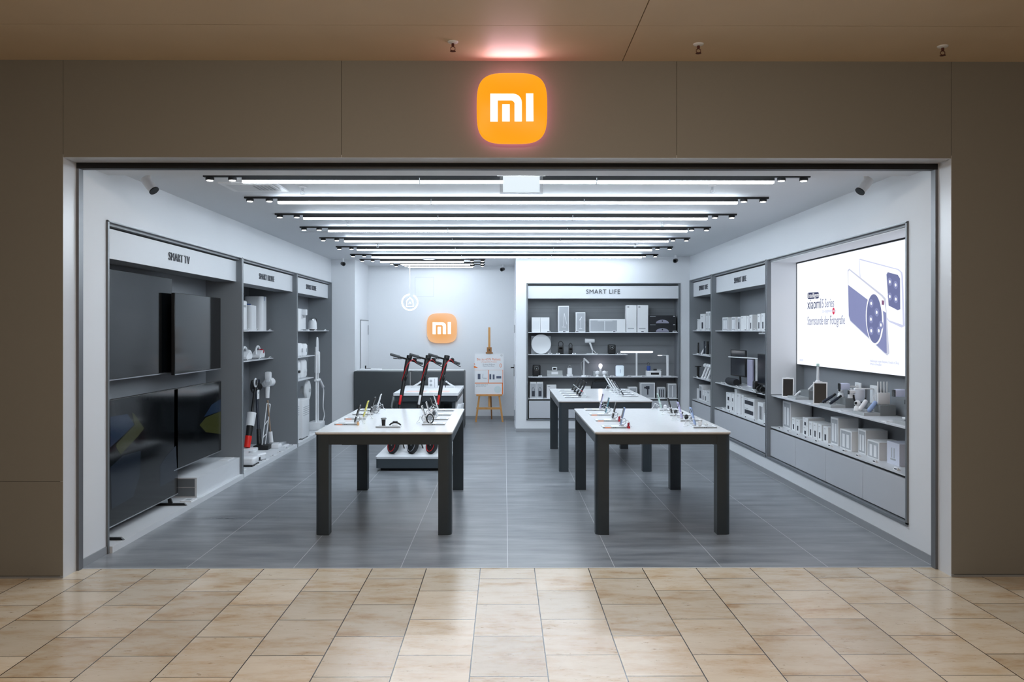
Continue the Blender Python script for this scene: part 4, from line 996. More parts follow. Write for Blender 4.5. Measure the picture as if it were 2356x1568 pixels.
def monitor(lbl, x, y, z, w_, h, zb, rz):
    t = thing('computer_monitor', lbl, 'monitor', (x, y, z), rz, 'black computer monitors')
    MB().rbox(-w_ / 2, w_ / 2, -.012, .012, zb, zb + h, .004, 1).build('housing', m_black, t)
    MB().box(-w_ / 2 + .01, w_ / 2 - .01, -.0135, -.012, zb + .018, zb + h - .01).build('screen', mat('dark_monitor_glass', (14, 20, 30), .12), t)
    MB().cyl((0, .03, .01), (0, .02, zb + .1), .014, n=12).build('neck', m_black, t)
    MB().tube([(-.11, -.09, .008), (0, .03, .012), (.11, -.09, .008)], .007, 6, 4).build('foot', m_black, t)
    return t
monitor('black monitor with a blue sheen, far one in the middle right bay', 3.33, 12.03, .93, .55, .375, .12, R(-84))
monitor('black monitor seen from the side, near one beside the bay frame', 3.215, 10.37, .93, .54, .38, .10, R(-86))
t = thing('light_bar_lamp', 'white T-shaped desk lamp with a long thin light bar between the monitors', 'desk lamp', (3.27, 10.95, .93))
MB().tube([(-.15, .82, .405), (.0, -.12, .410)], .0075, 8).build('light_bar', m_white, t)
MB().box(-.012, .012, -.02, .02, .005, .405).build('post', m_white, t); MB().rbox(-.06, .06, -.08, .08, 0, .012, .005, 1).build('base', m_white, t)
t = thing('lamp_panel', 'pale lavender flat panel standing behind the white lamp post', 'panel', (3.38, 11.62, .93))
MB().rbox(-.01, .01, -.12, .12, 0, .37, .004, 1).build('panel', mat('lavender_panel', (170, 168, 190), .4), t); MB().rbox(-.03, .03, -.1, .1, 0, .008, .003, 1).build('foot', m_white, t)
t = thing('speaker', 'black cylindrical speaker lying at the far end of the shelf', 'speaker', (3.22, 11.95, .93))
MB().lathe([(0, -.21), (.044, -.21), (.05, -.20), (.05, .20), (.044, .21), (0, .21)], (0, 0, .051), 24, 'y').build('body', mat('speaker_cloth', (34, 37, 44), .8), t)
MB().lathe([(0, -.2125), (.036, -.2125), (.036, -.2105), (0, -.2105)], (0, 0, .051), 20, 'y').build('end_cap', m_black, t)
MB().box(-.03, .03, -.12, .12, 0, .004).build('foot', m_black, t)
riser('small stepped grey stand under the black cube in the middle right bay', 10.66, 10.86, 3.16, .93, 3.34, 3.46)
t = thing('cube_speaker', 'black cube speaker on the small stepped stand, middle right bay', 'speaker', (3.22, 10.76, .957)); 
MB().rbox(-.05, .05, -.05, .05, 0, .10, .008, 2).build('body', m_black, t); MB().box(-.0512, -.05, -.03, .03, .03, .06).build('grille', mat('speaker_cloth', (34, 37, 44), .8), t)
bolster('white pen-like trimmer leaning between the monitors, middle right bay', 'trimmer', 'trimmer', 3.20, 10.80, .93, .014, .13, R(20), R(60), m_white)
t = thing('headphones', 'black headphones lying beside the near monitor', 'headphones', (3.20, 10.55, .93))
hp = MB().tube([(.0, -.07, .03), (.0, -.06, .075), (0, 0, .105), (0, .06, .075), (0, .07, .03)], .007, 8, 5); hp.build('headband', m_black, t)
for s_ in (-1, 1): MB().lathe([(0, -.014), (.034, -.014), (.038, 0), (.034, .014), (0, .014)], (0, s_ * .07, .039), 18, 'y').build('ear_cup', m_black, t)
gt = 'price tags on the monitor shelf of the middle right bay'
for y in (12.3, 12.1, 11.5, 11.3, 10.75): tagcard(3.165, y, .93, 'r', 'small white price tag on the monitor shelf of the middle right bay', gt)
G = 'product boxes on the counter of the middle right bay'
def row(lblf, items, X_, z, d, wall, G):
    for k, (xa, xb, h, art, z2) in enumerate(items):
        ya = atX(xb, 940, X_)[0]; yb = atX(xa, 940, X_)[0]
        carton(lblf(k), wall, X_, (ya + yb) / 2, z + z2, abs(yb - ya) - .006, d, h, art, G)
names = ['camera box, bottom left of the stack of four', 'camera box, top left of the stack of four', 'camera box, bottom right of the stack of four', 'camera box, top right of the stack of four', 'very tall slim box', 'tall slim box', 'slim box with lettering beside the sound bar boxes',
         'wide sound bar box, lower of two', 'wide sound bar box, upper of two', 'box with three dark bars beside the bay frame', 'small box half hidden by the bay frame']
row(lambda k: 'white ' + names[k] + ' on the middle right counter',
    [(1670.5, 1682, .125, A_icon, 0), (1670.5, 1682, .125, A_icon, .1252), (1682.7, 1689, .125, A_icon, 0), (1682.7, 1689, .125, A_icon, .1252), (1689.7, 1695.3, .33, A_plain, 0), (1696, 1704, .275, A_plain, 0), (1705.7, 1711, .27, A_plain, 0),
     (1712, 1735.5, .125, A_sound, 0), (1712, 1735.5, .125, A_sound, .1252), (1743.3, 1756.5, .235, A_bars, 0), (1757.5, 1763, .12, A_plain, 0)], 3.22, .56, .18, 'r', G)
gt = 'price tags on the counter of the middle right bay'
for y in (12.3, 11.9, 11.5, 11.1, 10.7, 10.3): tagcard(3.18, y, .56, 'r', 'small white price tag on the counter of the middle right bay', gt)
# ---- far right bay
G = 'product boxes in the far right bay'
row(lambda k: 'white box on the top shelf of the far right bay, ' + ordw[k] + ' from the far corner',
    [(1592, 1598, .19, A_plain, 0), (1599, 1603, .19, A_plain, 0), (1604, 1610, .19, A_plain, 0), (1611, 1622, .27, A_icon, 0), (1624, 1629, .30, A_two, 0), (1630, 1634.5, .30, A_two, 0)], 3.22, 1.70, .16, 'r', G)
row(lambda k: 'white box on the low counter of the far right bay, ' + ordw[k] + ' from the far corner',
    [(1595.5, 1601, .17, A_icon, 0), (1601.6, 1607, .175, A_plain, 0), (1608, 1615, .25, A_dark, 0), (1616, 1620, .18, A_icon, 0), (1621, 1626, .18, A_icon, 0), (1627, 1632, .19, A_two, 0)], 3.22, .56, .18, 'r', G)
gt = 'price tags in the far right bay'
for z in (1.70, 1.31, .93):
    for y in (13.9, 13.6, 13.3, 13.0): tagcard(3.17, y, z, 'r', 'tiny white price tag on a shelf edge of the far right bay', gt)
def upright(lbl, nm, cat, x, y, z, h, r, m_, m2=None, lean=0, grp=None):
    t = thing(nm, lbl, cat, (x, y, z), 0, grp)
    M_ = Matrix.Rotation(lean, 4, 'Y')
    MB().lathe([(0, 0), (r * 1.5, 0), (r * 1.5, .008), (r * .9, .015), (0, .015)], n=14).build('stand', m_whitem, t)
    MB().lathe([(0, .012), (r * .8, .012), (r, .03), (r, h * .8), (r * .8, h * .82), (0, h * .82)], n=14).xf(M_).build('body', m_, t)
    MB().lathe([(0, h * .82), (r * .85, h * .82), (r * .9, h), (0, h)], n=14).xf(M_).build('head', m2 or m_, t)
upright('black upright shaver on the second shelf of the far right bay', 'shaver', 'shaver', 3.21, 14.0, 1.31, .19, .014, m_black)
upright('white leaning shaver on the second shelf of the far right bay', 'shaver', 'shaver', 3.21, 13.80, 1.31, .15, .014, m_white, None, R(28))
upright('tall blue-grey shaver on the second shelf of the far right bay', 'shaver', 'shaver', 3.22, 13.62, 1.31, .22, .014, m_navy)
upright('large black shaver beside the frame on the second shelf of the far right bay', 'shaver', 'shaver', 3.21, 13.36, 1.31, .22, .022, m_black)
for k, y in enumerate((13.68, 13.50, 13.32)):
    t = thing('hair_dryer', 'white hair dryer, third shelf of the far right bay, ' + ordw[k] + ' from the corner', 'hair dryer', (3.23, y + .05, .93), 0, 'white hair dryers on the far right shelf')
    MB().cyl((-.02, .0, .006), (.045, -.03, .185), .017, .019, 14).build('handle', m_white, t)
    MB().cyl((.03, .02, .205), (.05, -.06, .205), .032, .032, 18).build('barrel', m_white, t)
    MB().cyl((.05, -.06, .205), (.0505, -.064, .205), .026, .026, 16).build('air_outlet', m_black, t)
    MB().lathe([(0, 0), (.035, 0), (.03, .01), (0, .01)], n=14).build('stand', m_whitem, t)
t = thing('microphone', 'black T-shaped microphone stand on the third shelf of the far right bay', 'microphone', (3.21, 14.02, .93))
MB().cyl((0, 0, .008), (0, 0, .17), .020, .022, 14).build('body', m_black, t); MB().lathe([(0, 0), (.045, 0), (.045, .008), (0, .01)], n=18).build('base', m_black, t); MB().rbox(-.05, .05, -.035, .035, .17, .185, .006, 2).build('top_bar', m_black, t)

# ---- back wall unit
def bx(px, py=800, Y=YR + .10): return atY(px, py, Y)[0]
Yf = YR + .06
def bbox(lbl, xa, xb, z, h, d, art, m=None, Y=Yf, G='product boxes in the back wall unit'):
    a = atY(xa, 800, Y)[0]; b = atY(xb, 800, Y)[0]
    return carton(lbl, 'b', (a + b) / 2, Y, z, b - a, d, h, art, G, m)
Z1, Z2, Z3, Z4 = 1.672, 1.302, .925, .56
A_face = ((.15, .2, .85, .75, m_whitem, P_),)
bbox('white square box, left of the pair on the top back shelf', 1223.3, 1243.4, Z1, .25, .2, A_face)
bbox('white square box, right of the pair on the top back shelf', 1243.9, 1264, Z1, .25, .2, A_face)
A_vlamp = ((.08, .04, .95, .96, m_print, P_),)
t = bbox('tall box with folding lamp picture on the top back shelf', 1284.5, 1309, Z1, .445, .18, A_vlamp)
MB().tube([(.0, -.0915, .10), (.01, -.0915, .32)], .004, 4).tube([(.01, -.0915, .32), (.055, -.0915, .13)], .004, 4).tube([(-.03, -.0915, .09), (.04, -.0915, .085)], .005, 4).build('lamp_picture', m_white, t)
t = bbox('medium box with small lamp picture on the top back shelf', 1325, 1346.7, Z1, .335, .16, A_vlamp)
MB().tube([(.0, -.0815, .07), (.0, -.0815, .22)], .003, 4).tube([(-.02, -.0815, .20), (.02, -.0815, .26)], .006, 4).tube([(-.025, -.0815, .06), (.025, -.0815, .06)], .006, 4).build('lamp_picture', m_white, t)
t = bbox('wide flat box with T-shaped lamp picture on the top back shelf', 1356.5, 1439.4, Z1, .222, .16, ((.02, .06, .76, .90, m_print, P_),))
MB().tube([(-.17, -.0815, .19), (.08, -.0815, .19)], .005, 4).tube([(-.05, -.0815, .03), (-.05, -.0815, .19)], .005, 4).build('lamp_picture', m_white, t)
A_top = ((.1, .92, .28, .945, m_darkprint, 'caption'), (.15, .12, .75, .16, m_print, 'caption'))
bbox('tall white standing box, left of the two tallest on the top back shelf', 1440.9, 1464.6, Z1, .455, .17, A_top)
bbox('tall white standing box, right of the two tallest on the top back shelf', 1466.2, 1491.4, Z1, .455, .17, A_top)
m_blackcarton = mat('black_carton', (24, 26, 32), .5)
for k in range(2):
    t = bbox('black robot vacuum box, ' + ('lower' if k == 0 else 'upper') + ' of the two on the top back shelf', 1493, 1555, Z1 + k * .1425, .142, .2, ((.04, .84, .25, .90, m_print, 'caption'), (.9, .85, .97, .92, m_white, 'caption')), m_blackcarton)
    MB().prism([(.11 * math.cos(PI * i / 12), .008 + .06 * math.sin(PI * i / 12)) for i in range(13)], 'y', -.1018, -.1).build('vacuum_picture', mat('grey_lilac_print', (150, 150, 168), .5), t)
    MB().lathe([(0, 0), (.012, 0), (.012, -.001), (0, -.001)], (0, -.102, .045), 14, 'y').build('sensor_picture', m_black, t)
# second shelf
t = thing('disc_lamp', 'large round white disc lamp leaning on the second back shelf', 'lamp', (bx(1245.2), YR + .12, Z2))
MB().lathe([(0, -.01), (.16, -.01), (.167, -.004), (.167, .008), (0, .008)], (0, 0, .1685), 40, 'y').build('disc', m_whitem, t)
t = thing('square_panel', 'grey square board behind the round white disc lamp', 'board', (bx(1245.2) + .0, YR + .17, Z2))
MB().box(-.165, .165, 0, .01, 0, .31).build('board', m_print, t)
def pump(lbl, xa, xb, hb, hl):
    a, b = bx(xa), bx(xb); t = thing('air_pump', lbl, 'air pump', ((a + b) / 2, YR + .13, Z2), 0, 'black portable air pumps')
    w_ = (b - a) / 2
    MB().rbox(-w_, w_, -.025, .025, 0, hb, .008, 2).build('body', m_black, t)
    MB().tube([(-w_ + .012, 0, hb), (-w_ + .010, 0, hb + hl * .6), (0, 0, hb + hl), (w_ - .010, 0, hb + hl * .6), (w_ - .012, 0, hb)], .006, 8, 5).build('hose_loop', m_black, t)
    MB().box(-w_ * .6, w_ * .6, -.0262, -.025, hb * .62, hb * .85).build('display', m_glass, t)
pump('black portable air pump with hose loop, taller of two on the second back shelf', 1284, 1296.8, .135, .085)
pump('black portable air pump with hose loop, shorter of two on the second back shelf', 1308.3, 1317.8, .115, .07)
t = thing('hair_dryer', 'white hair dryer on a stand in the middle of the second back shelf', 'hair dryer', (bx(1362), YR + .13, Z2))
MB().cyl((-.115, 0, .225), (.045, 0, .225), .036, .030, 22).build('barrel', m_white, t)
MB().cyl((-.04, 0, .215), (.01, 0, .075), .018, .014, 14).build('handle', m_white, t)
MB().cyl((.01, 0, .08), (.01, 0, .01), .006, n=8).lathe([(0, 0), (.05, 0), (.05, .01), (0, .01)], (.01, 0, 0), 20).build('stand', m_whitem, t)
MB().tube([(.015, 0, .075), (.06, -.01, .02), (-.02, -.03, .008), (-.09, -.02, .01)], .004, 6, 5).build('cord', m_white, t)
def projector(lbl, px, z, w_, h):
    t = thing('projector', lbl, 'projector', (bx(px), YR + .14, z), 0, 'black cube projectors')
    MB().rbox(-w_ / 2, w_ / 2, -.06, .06, .006, h, .02, 3).build('housing', m_black, t)
    MB().box(-w_ / 2 + .01, w_ / 2 - .01, -.05, .05, 0, .006).build('foot', m_gap, t)
    MB().lathe([(0, 0), (.03, 0), (.028, -.006), (0, -.002)], (-.0, -.061, h * .70), 20, 'y').build('lens', m_glass, t)
    MB().lathe([(.03, 0), (.034, 0), (.034, -.004), (.03, -.004)], (-.0, -.061, h * .70), 20, 'y').build('lens_ring', m_frame, t)
projector('black cube projector in the middle of the second back shelf', 1408, Z2, .128, .163)
projector('black cube projector at the left end of the third back shelf', 1234.5, Z3, .132, .195)
gt = 'price tags on the second back shelf'
for px in (1266, 1284, 1320.5, 1370, 1424): tagcard(bx(px, 800, YR + .04), YR + .045, Z2, 'b', 'small white price tag on the second back shelf', gt)
gt = 'price tags on the top back shelf'
for px in (1262, 1298, 1328, 1413, 1478, 1552): tagcard(bx(px, 800, YR + .035), YR + .038, Z1, 'b', 'small white price tag on the top back shelf', gt)
# third shelf
t = thing('alarm_clock', 'small white clock with black display on a stepped grey stand', 'clock', (bx(1276.5), YR + .16, Z3 + .098))
MB().rbox(-.042, .042, -.012, .012, 0, .06, .010, 3).build('casing', m_white, t); MB().box(-.026, .026, -.0132, -.012, .016, .046).build('display', m_glass, t)
t = thing('display_riser', 'stepped grey stand under the small white clock', 'display stand', (bx(1276.5), YR + .13, Z3), 0, 'stepped grey display stands')
MB().box(-.13, .13, -.0, .10, 0, .098).build('high_step', m_tray, t); MB().box(-.13, .13, -.09, 0, 0, .03).build('low_step', m_tray, t); MB().box(-.055, .055, -.006, -.0005, .035, .08).build('info_card', m_white, t)
t = thing('lantern', 'small white lantern with a wire handle on the third back shelf', 'lantern', (bx(1311), YR + .13, Z3))
MB().rbox(-.05, .05, -.045, .045, 0, .035, .006, 2).build('base', m_whitem, t); MB().rbox(-.04, .04, -.036, .036, .0352, .145, .012, 3).build('shade', m_white, t)
MB().tube([(-.02, 0, .143), (-.018, 0, .175), (0, 0, .187), (.018, 0, .175), (.02, 0, .143)], .003, 6, 4).build('handle', m_steel, t)
t = thing('desk_lamp', 'white folding desk lamp with a tilted head on the third back shelf', 'desk lamp', (bx(1344), YR + .14, Z3))
MB().lathe([(0, 0), (.048, 0), (.048, .016), (.04, .022), (0, .022)], n=24).build('base', m_white, t)
MB().cyl((0, 0, .02), (0, 0, .28), .011, .010, 12).build('post', m_white, t)
MB().tube([(-.005, -.01, .305), (.03, -.02, .275), (.08, -.03, .225)], .016, 10).build('lamp_head', m_white, t)
MB().tube([(0, .01, .27), (-.045, .02, .22), (-.03, .02, .10), (-.02, .02, .02)], .002, 6, 5).build('cord', m_whitem, t)
t = thing('smart_bulb', 'glowing light bulb on a small stand in the middle of the third back shelf', 'light bulb', (bx(1383), YR + .16, Z3))
MB().box(-.125, .125, -.01, .10, 0, .085).build('stand', m_tray, t); MB().cyl((0, .03, .085), (0, .03, .135), .015, .018, 14).build('socket', m_white, t)
MB().lathe([(0, 0), (.016, 0), (.030, .035), (.031, .05), (.020, .072), (0, .078)], (0, .03, .135), 18).build('bulb', mat('bulb_glow', (255, 255, 255), .5, emit=(246, 240, 255), strength=12), t)
for k, px in enumerate((1374.5, 1390.5)):
    t = thing('round_camera', ['round white smart camera, left of the pair below the glowing bulb', 'round white smart camera, right of the pair below the glowing bulb'][k], 'camera', (bx(px), YR + .095, Z3), 0, 'round white smart cameras')
    MB().ball((0, 0, .062), (.038, .03, .036)).build('head', m_white, t); MB().lathe([(0, 0), (.032, 0), (.02, .02), (.012, .03), (0, .03)], n=16).build('foot', m_white, t)
t = thing('air_purifier', 'rounded pale blue-white box lamp right of the glowing bulb', 'lamp', (bx(1426.5), YR + .13, Z3))
MB().rbox(-.07, .07, -.035, .035, .004, .185, .022, 4).build('housing', mat('icy_lit_plastic', (214, 226, 236), .3, emit=(206, 226, 240), strength=.35), t); MB().box(-.05, .05, -.03, .03, 0, .004).build('foot', m_whitem, t); MB().box(.003, .012, -.0365, -.035, .06, .12).build('slot', m_print, t)
t = thing('light_bar_lamp', 'tall white T-shaped lamp with a lit horizontal bar, back wall unit', 'desk lamp', (bx(1465), YR + .12, Z3))
m_lit = mat('lit_bar', (255, 255, 255), .5, emit=(244, 248, 255), strength=2.2)
MB().rbox(-.08, .10, -.06, .06, 0, .012, .004, 1).build('base', m_white, t); MB().box(-.013, .013, -.008, .008, .012, .40).build('post', m_white, t)
h_ = MB().rbox(-.275, .275, -.022, .022, .400, .43, .006, 2).build('bar_housing', m_white, t)
MB().box(-.27, .27, -.0235, -.022, .404, .426).build('lit_front', m_lit, h_); MB().box(-.26, .26, -.015, .015, .3985, .4).build('lit_underside', m_lit, h_)
t = thing('side_lamp', 'white upright lamp with a small side disc, right end of the back wall unit', 'desk lamp', (bx(1536.5), YR + .13, Z3))
MB().rbox(-.06, .06, -.05, .05, 0, .012, .004, 1).build('base', m_white, t); MB().rbox(-.02, .02, -.012, .012, .012, .36, .004, 1).build('post', m_white, t)
MB().tube([(0, 0, .352), (-.06, 0, .357), (-.11, 0, .357)], .006, 8).build('arm', m_white, t); MB().lathe([(0, 0), (.038, 0), (.036, .01), (0, .012)], (-.13, 0, .35), 20).build('lit_disc', m_lit, t)
t = thing('label_printer', 'small white printer with a dark paper slot on the third back shelf', 'printer', (bx(1504), YR + .13, Z3))
MB().rbox(-.125, .125, -.05, .05, 0, .095, .004, 1).build('housing', m_white, t); MB().box(-.05, .085, -.0515, -.05, .03, .065).build('paper_slot', m_gap, t)
t = thing('blue_speaker', 'small blue speaker with a loop strap standing on the white printer', 'speaker', (bx(1493), YR + .13, Z3 + .095))
MB().rbox(-.03, .03, -.02, .02, 0, .085, .010, 2).build('body', m_bluedk, t); MB().tube([(-.02, 0, .083), (-.024, 0, .12), (-.004, 0, .14), (.008, 0, .12), (0, 0, .083)], .003, 6, 4).build('strap', m_black, t)
t = thing('hand_torch', 'short dark and silver torch lying on the white printer', 'torch', (bx(1509), YR + .13, Z3 + .095))
MB().cyl((-.035, 0, .017), (.02, 0, .017), .016, n=14).build('head', m_black, t); MB().cyl((.02, 0, .017), (.10, 0, .017), .013, n=14).build('grip', m_steel, t); MB().box(-.02, .08, -.008, .008, 0, .006).build('rest', m_whitem, t)
gt = 'price tags on the third back shelf'
for px in (1243, 1313, 1355, 1408, 1448, 1480, 1523): tagcard(bx(px, 860, YR + .035), YR + .038, Z3, 'b', 'small white price tag on the third back shelf', gt)
# bottom row
t_ = 'white box with air pump picture, '
for k, (xa, xb) in enumerate([(1219.3, 1234.2), (1234.7, 1249.5)]):
    t = bbox(t_ + ['left', 'right'][k] + ' of the pair on the back counter', xa, xb, Z4, .272, .16, ((.08, .04, .94, .92, m_print, P_), (.28, .12, .76, .46, m_darkprint, Q_)))
    MB().tube([(-.018, -.0815, .12), (-.018, -.0815, .16), (0, -.0815, .185), (.018, -.0815, .16), (.018, -.0815, .12)], .003, 5, 3).build('loop_picture', m_darkprint, t)
bbox('white box half hidden behind the rear right table, next to the air pump boxes', 1258, 1280, Z4, .225, .15, A_plain, None, YR + .10)
bbox('low white box behind the phones of the rear right table', 1334, 1359, Z4, .20, .15, A_plain, None, YR + .1)
t = thing('carry_bag', 'dark trapezoid bag with a handle on the back counter, behind the rear table', 'bag', (bx(1382), YR + .14, Z4))
MB().prism([(-.175, 0), (.175, 0), (.165, .12), (.125, .27), (-.125, .27), (-.165, .12)], 'y', -.05, .05).build('body', mat('dark_fabric', (52, 55, 60), .8), t)
MB().tube([(-.10, 0, .27), (-.09, 0, .30), (.09, 0, .30), (.10, 0, .27)], .008, 8).build('handle', m_black, t)
bbox('small white box behind the leaning tablets of the rear right table', 1446, 1466, Z4, .19, .14, A_dark)
t = bbox('large white box with massage gun picture on the back counter', 1473.5, 1507, Z4, .262, .17, ((.06, .05, .92, .93, m_print, P_),))
MB().rbox(-.06, .012, -.087, -.0855, .165, .195, .005, 1).rbox(-.012, .012, -.087, -.0855, .06, .18, .004, 1).rbox(-.03, .03, -.0875, -.0855, .155, .205, .01, 2).build('massage_gun_picture', m_darkprint, t)
bbox('small white box with dark bar pictures right of the massage gun box', 1512.6, 1531, Z4, .185, .15, ((.08, .05, .92, .93, m_print, P_),) + A_bars)
bbox('white box with tube picture at the right end of the back counter', 1537.6, 1556.5, Z4, .245, .16, ((.08, .05, .92, .93, m_print, P_), (.46, .1, .56, .85, m_white, Q_)))

# ---- left wall, deep bay
def lx(px, X_): return atX(px, 800, X_)[0]
t = thing('air_purifier', 'large white cylindrical air purifier with blue tape on the top left shelf', 'air purifier', (-3.52, 12.02, 1.70))
MB().rbox(-.13, .13, -.13, .13, .0, .48, .06, 5, axis=2).build('body', m_white, t); 
tp = MB().box(.1305, .1315, -.02, .0, .42, .48).box(-.10, -.03, -.1315, -.1305, .36, .375); tp.build('blue_tape', mat('blue_tape', (20, 78, 170), .4), t)
t = thing('humidifier', 'medium white appliance standing before the large air purifier', 'humidifier', (-3.45, 11.42, 1.70))
MB().rbox(-.09, .09, -.12, .12, 0, .335, .05, 5, axis=2).build('body', m_whitem, t); MB().box(-.06, .06, -.08, .08, .335, .34).build('lid', m_white, t)
t = thing('appliance_box', 'white upright appliance at the front of the top left shelf, behind the bay frame', 'appliance', (-3.44, 11.0, 1.70))
MB().rbox(-.08, .08, -.10, .10, 0, .39, .02, 3).build('body', m_white, t); MB().box(.08, .0812, -.05, .05, .30, .33).build('display', m_print, t)
def hand_vac(lbl, x, y, z, cup):
    t = thing('hand_vacuum', lbl, 'vacuum cleaner', (x, y, z), R(0), 'white hand vacuums')
    MB().prism([(-.10, .02), (.13, .02), (.16, .05), (.14, .10), (.05, .12), (-.06, .08), (-.10, .05)], 'x', -.055, .055).build('body', m_white, t)
    MB().tube([(0, -.08, .07), (0, -.09, .13), (0, -.02, .175), (0, .06, .16), (0, .09, .12)], .014, 10, 4).build('handle', m_white, t)
    MB().ball((.02, .09, .10), (.045, .045, .04)).build('dust_cup', cup, t)
    MB().box(-.06, .06, -.09, .12, 0, .02).build('stand', m_clear, t)
hand_vac('white hand vacuum with a red dust cup on the second left shelf', -3.44, 11.85, 1.305, m_darkred)
hand_vac('white hand vacuum beside the bay frame on the second left shelf', -3.44, 11.25, 1.305, m_whitem)
gt = 'round white price tags on the left shelves'
for z, ys in ((1.70, (11.2, 11.6, 12.25)), (1.305, (11.2, 11.75, 12.25))):
    for y in ys: tagcard(-3.385, y, z, 'l', 'small white price tag on a shelf of the deep left bay', gt)
# stick vacuums on the plinth (z .05)
def stick(lbl, base, top, r, m_tube, build):
    t = thing('stick_vacuum', lbl, 'vacuum cleaner', base, 0, 'stick vacuums in the deep left bay'); b = Vector(base); q = Vector(top) - b
    return t, q
def P3(px, py, X_): y, z = atX(px, py, X_); return (X_, y, z)
def vac(lbl, foot, head, segs, headparts, footbox, mfoot):
    """foot/head: world points; segs: list (t0, t1, r0, r1, mat, name) along the line"""
    f = Vector(foot); h = Vector(head); t = thing('stick_vacuum', lbl, 'vacuum cleaner', (f.x, f.y, .05), 0, 'stick vacuums in the deep left bay')
    o = t.location.copy(); d = h - f
    for t0, t1, r0, r1, m_, nm in segs: MB().cyl(f + d * t0 - o, f + d * t1 - o, r0, r1, 16).build(nm, m_, t)
    headparts(t, h - o)
    MB().rbox(footbox[0], footbox[1], footbox[2], footbox[3], 0, footbox[4], .012, 2).build('floor_head', mfoot, t)
    return t
fa = (-3.46, 11.42, .13); ha = P3(588, 885, -3.42)
def head_a(t, h):
    MB().tube([h + Vector((.02 * math.cos(a) * 0, .055 * math.cos(a), .055 * math.sin(a) + .03)) for a in [2 * PI * i / 16 for i in range(16)]], .011, 8, closed=True).build('handle_ring', m_white, t)
    MB().lathe([(0, -.012), (.045, -.012), (.045, .012), (0, .012)], h + Vector((0, 0, .03)), 20, 'x').build('control_panel', m_black, t)
vac('floor washer with white handle ring and red tank, front of the deep left bay', fa, ha,
    [(0, .18, .04, .045, mat('vivid_red', (226, 30, 20), .35), 'red_tank'), (.18, .34, .04, .045, m_black, 'filter'), (.34, .55, .055, .062, m_white, 'body'), (.55, .95, .018, .016, m_black, 'tube')], head_a, (-.10, .12, -.11, .11, .07), m_white)
fb = (-3.42, 11.85, .12); hb_ = P3(590, 900, -3.50)
def head_b(t, h):
    MB().cyl(h + Vector((0, -.09, .09)), h + Vector((0, .10, .06)), .055, .055, 20).build('motor', m_black, t)
    MB().rbox(-.03, .03, -.04, .04, .0, .17, .015, 2).xf(Matrix.Translation(h + Vector((0, .04, .0)))).build('dust_cup', m_navy, t)
    MB().tube([h + Vector((0, -.10, .16)), h + Vector((0, -.22, .15)), h + Vector((0, -.24, .05)), h + Vector((0, -.16, -.0))], .014, 8, 4).build('handle', m_black, t)
vac('dark navy stick vacuum with black motor head, middle of the deep left bay', fb, hb_, [(0, .28, .034, .026, m_black, 'joint'), (.28, 1.0, .018, .018, m_navy, 'tube')], head_b, (-.05, .16, -.13, .12, .06), m_black)
fc_ = (-3.30, 12.02, .12); hc = P3(615, 915, -3.36)
def head_c(t, h):
    MB().cyl(h + Vector((0, .0, .0)), h + Vector((0, .01, .16)), .028, .034, 16).build('grip', m_white, t)
    MB().cyl(h + Vector((0, .02, .22)), h + Vector((.02, .14, .22)), .062, .062, 22).build('motor', m_white, t)
    MB().rbox(-.04, .04, .0, .10, .22, .37, .02, 2).xf(Matrix.Translation(h)).build('battery', m_white, t)
    MB().cyl(h + Vector((.02, .14, .22)), h + Vector((.021, .146, .22)), .045, .045, 18).build('vent', m_black, t)
    MB().cyl(h + Vector((0, -.02, .22)), h + Vector((0, -.13, .20)), .045, .042, 18).build('dust_cup', m_clear, t)
vac('white stick vacuum with champagne tube, rear of the deep left bay', fc_, hc, [(0, .24, .030, .028, m_white, 'joint'), (.24, .95, .013, .013, m_gold, 'tube')], head_c, (-.06, .14, -.14, .13, .055), m_white)
t = thing('folding_rack', 'white slim folding rack leaning between the stick vacuums', 'rack', (-3.38, 11.92, .05))
MB().tube([(0, -.1, .0), (.02, .10, .62)], .008, 6).tube([(.03, -.04, .01), (.05, .16, .60)], .008, 6).tube([(.0, -.05, .15), (.04, .0, .2)], .008, 6).tube([(.01, .0, .32), (.04, .06, .38)], .008, 6).tube([(.02, .10, .62), (.05, .16, .60)], .01, 6).build('rack', m_whitem, t)
t = thing('price_hanger', 'white square hang tag on the navy stick vacuum', 'price tag', P3(594, 907, -3.33))
MB().box(-.003, .003, -.045, .045, -.06, .06).build('card', m_white, t); MB().tube([(0, 0, .06), (-.03, 0, .13)], .0015, 5).build('string', m_white, t); MB().box(.003, .0038, -.015, .015, .01, .035).build('print', m_print, t)
t = thing('robot_vacuum_station', 'low white robot vacuum dock at the front of the deep left bay', 'robot vacuum', (-3.16, 10.42, .05))
MB().rbox(-.15, .13, -.16, .16, .02, .11, .03, 3).build('body', m_white, t); MB().box(-.13, .11, -.14, .14, 0, .02).build('foot', m_black, t); MB().rbox(.118, .134, .06, .13, .04, .085, .004, 1).build('port', m_black, t)
t = thing('robot_vacuum', 'low white robot vacuum behind the dock in the deep left bay', 'robot vacuum', (-3.22, 10.86, .05))
MB().lathe([(0, .012), (.16, .012), (.17, .03), (.17, .075), (.155, .09), (0, .094)], n=36).build('body', m_white, t); MB().lathe([(0, .094), (.045, .094), (.043, .112), (0, .114)], n=20).build('sensor_turret', m_whitem, t); MB().lathe([(0, 0), (.15, 0), (.15, .012), (0, .012)], n=30).build('underside', m_black, t)
t = thing('upright_board', 'white upright board behind the floor washer, cut by the bay frame', 'panel', (-3.56, 11.05, .05))
MB().rbox(-.05, .05, -.12, .12, 0, .60, .01, 2).build('body', m_white, t); MB().box(-.04, .04, -.1, .1, .60, .605).build('lid', m_whitem, t)
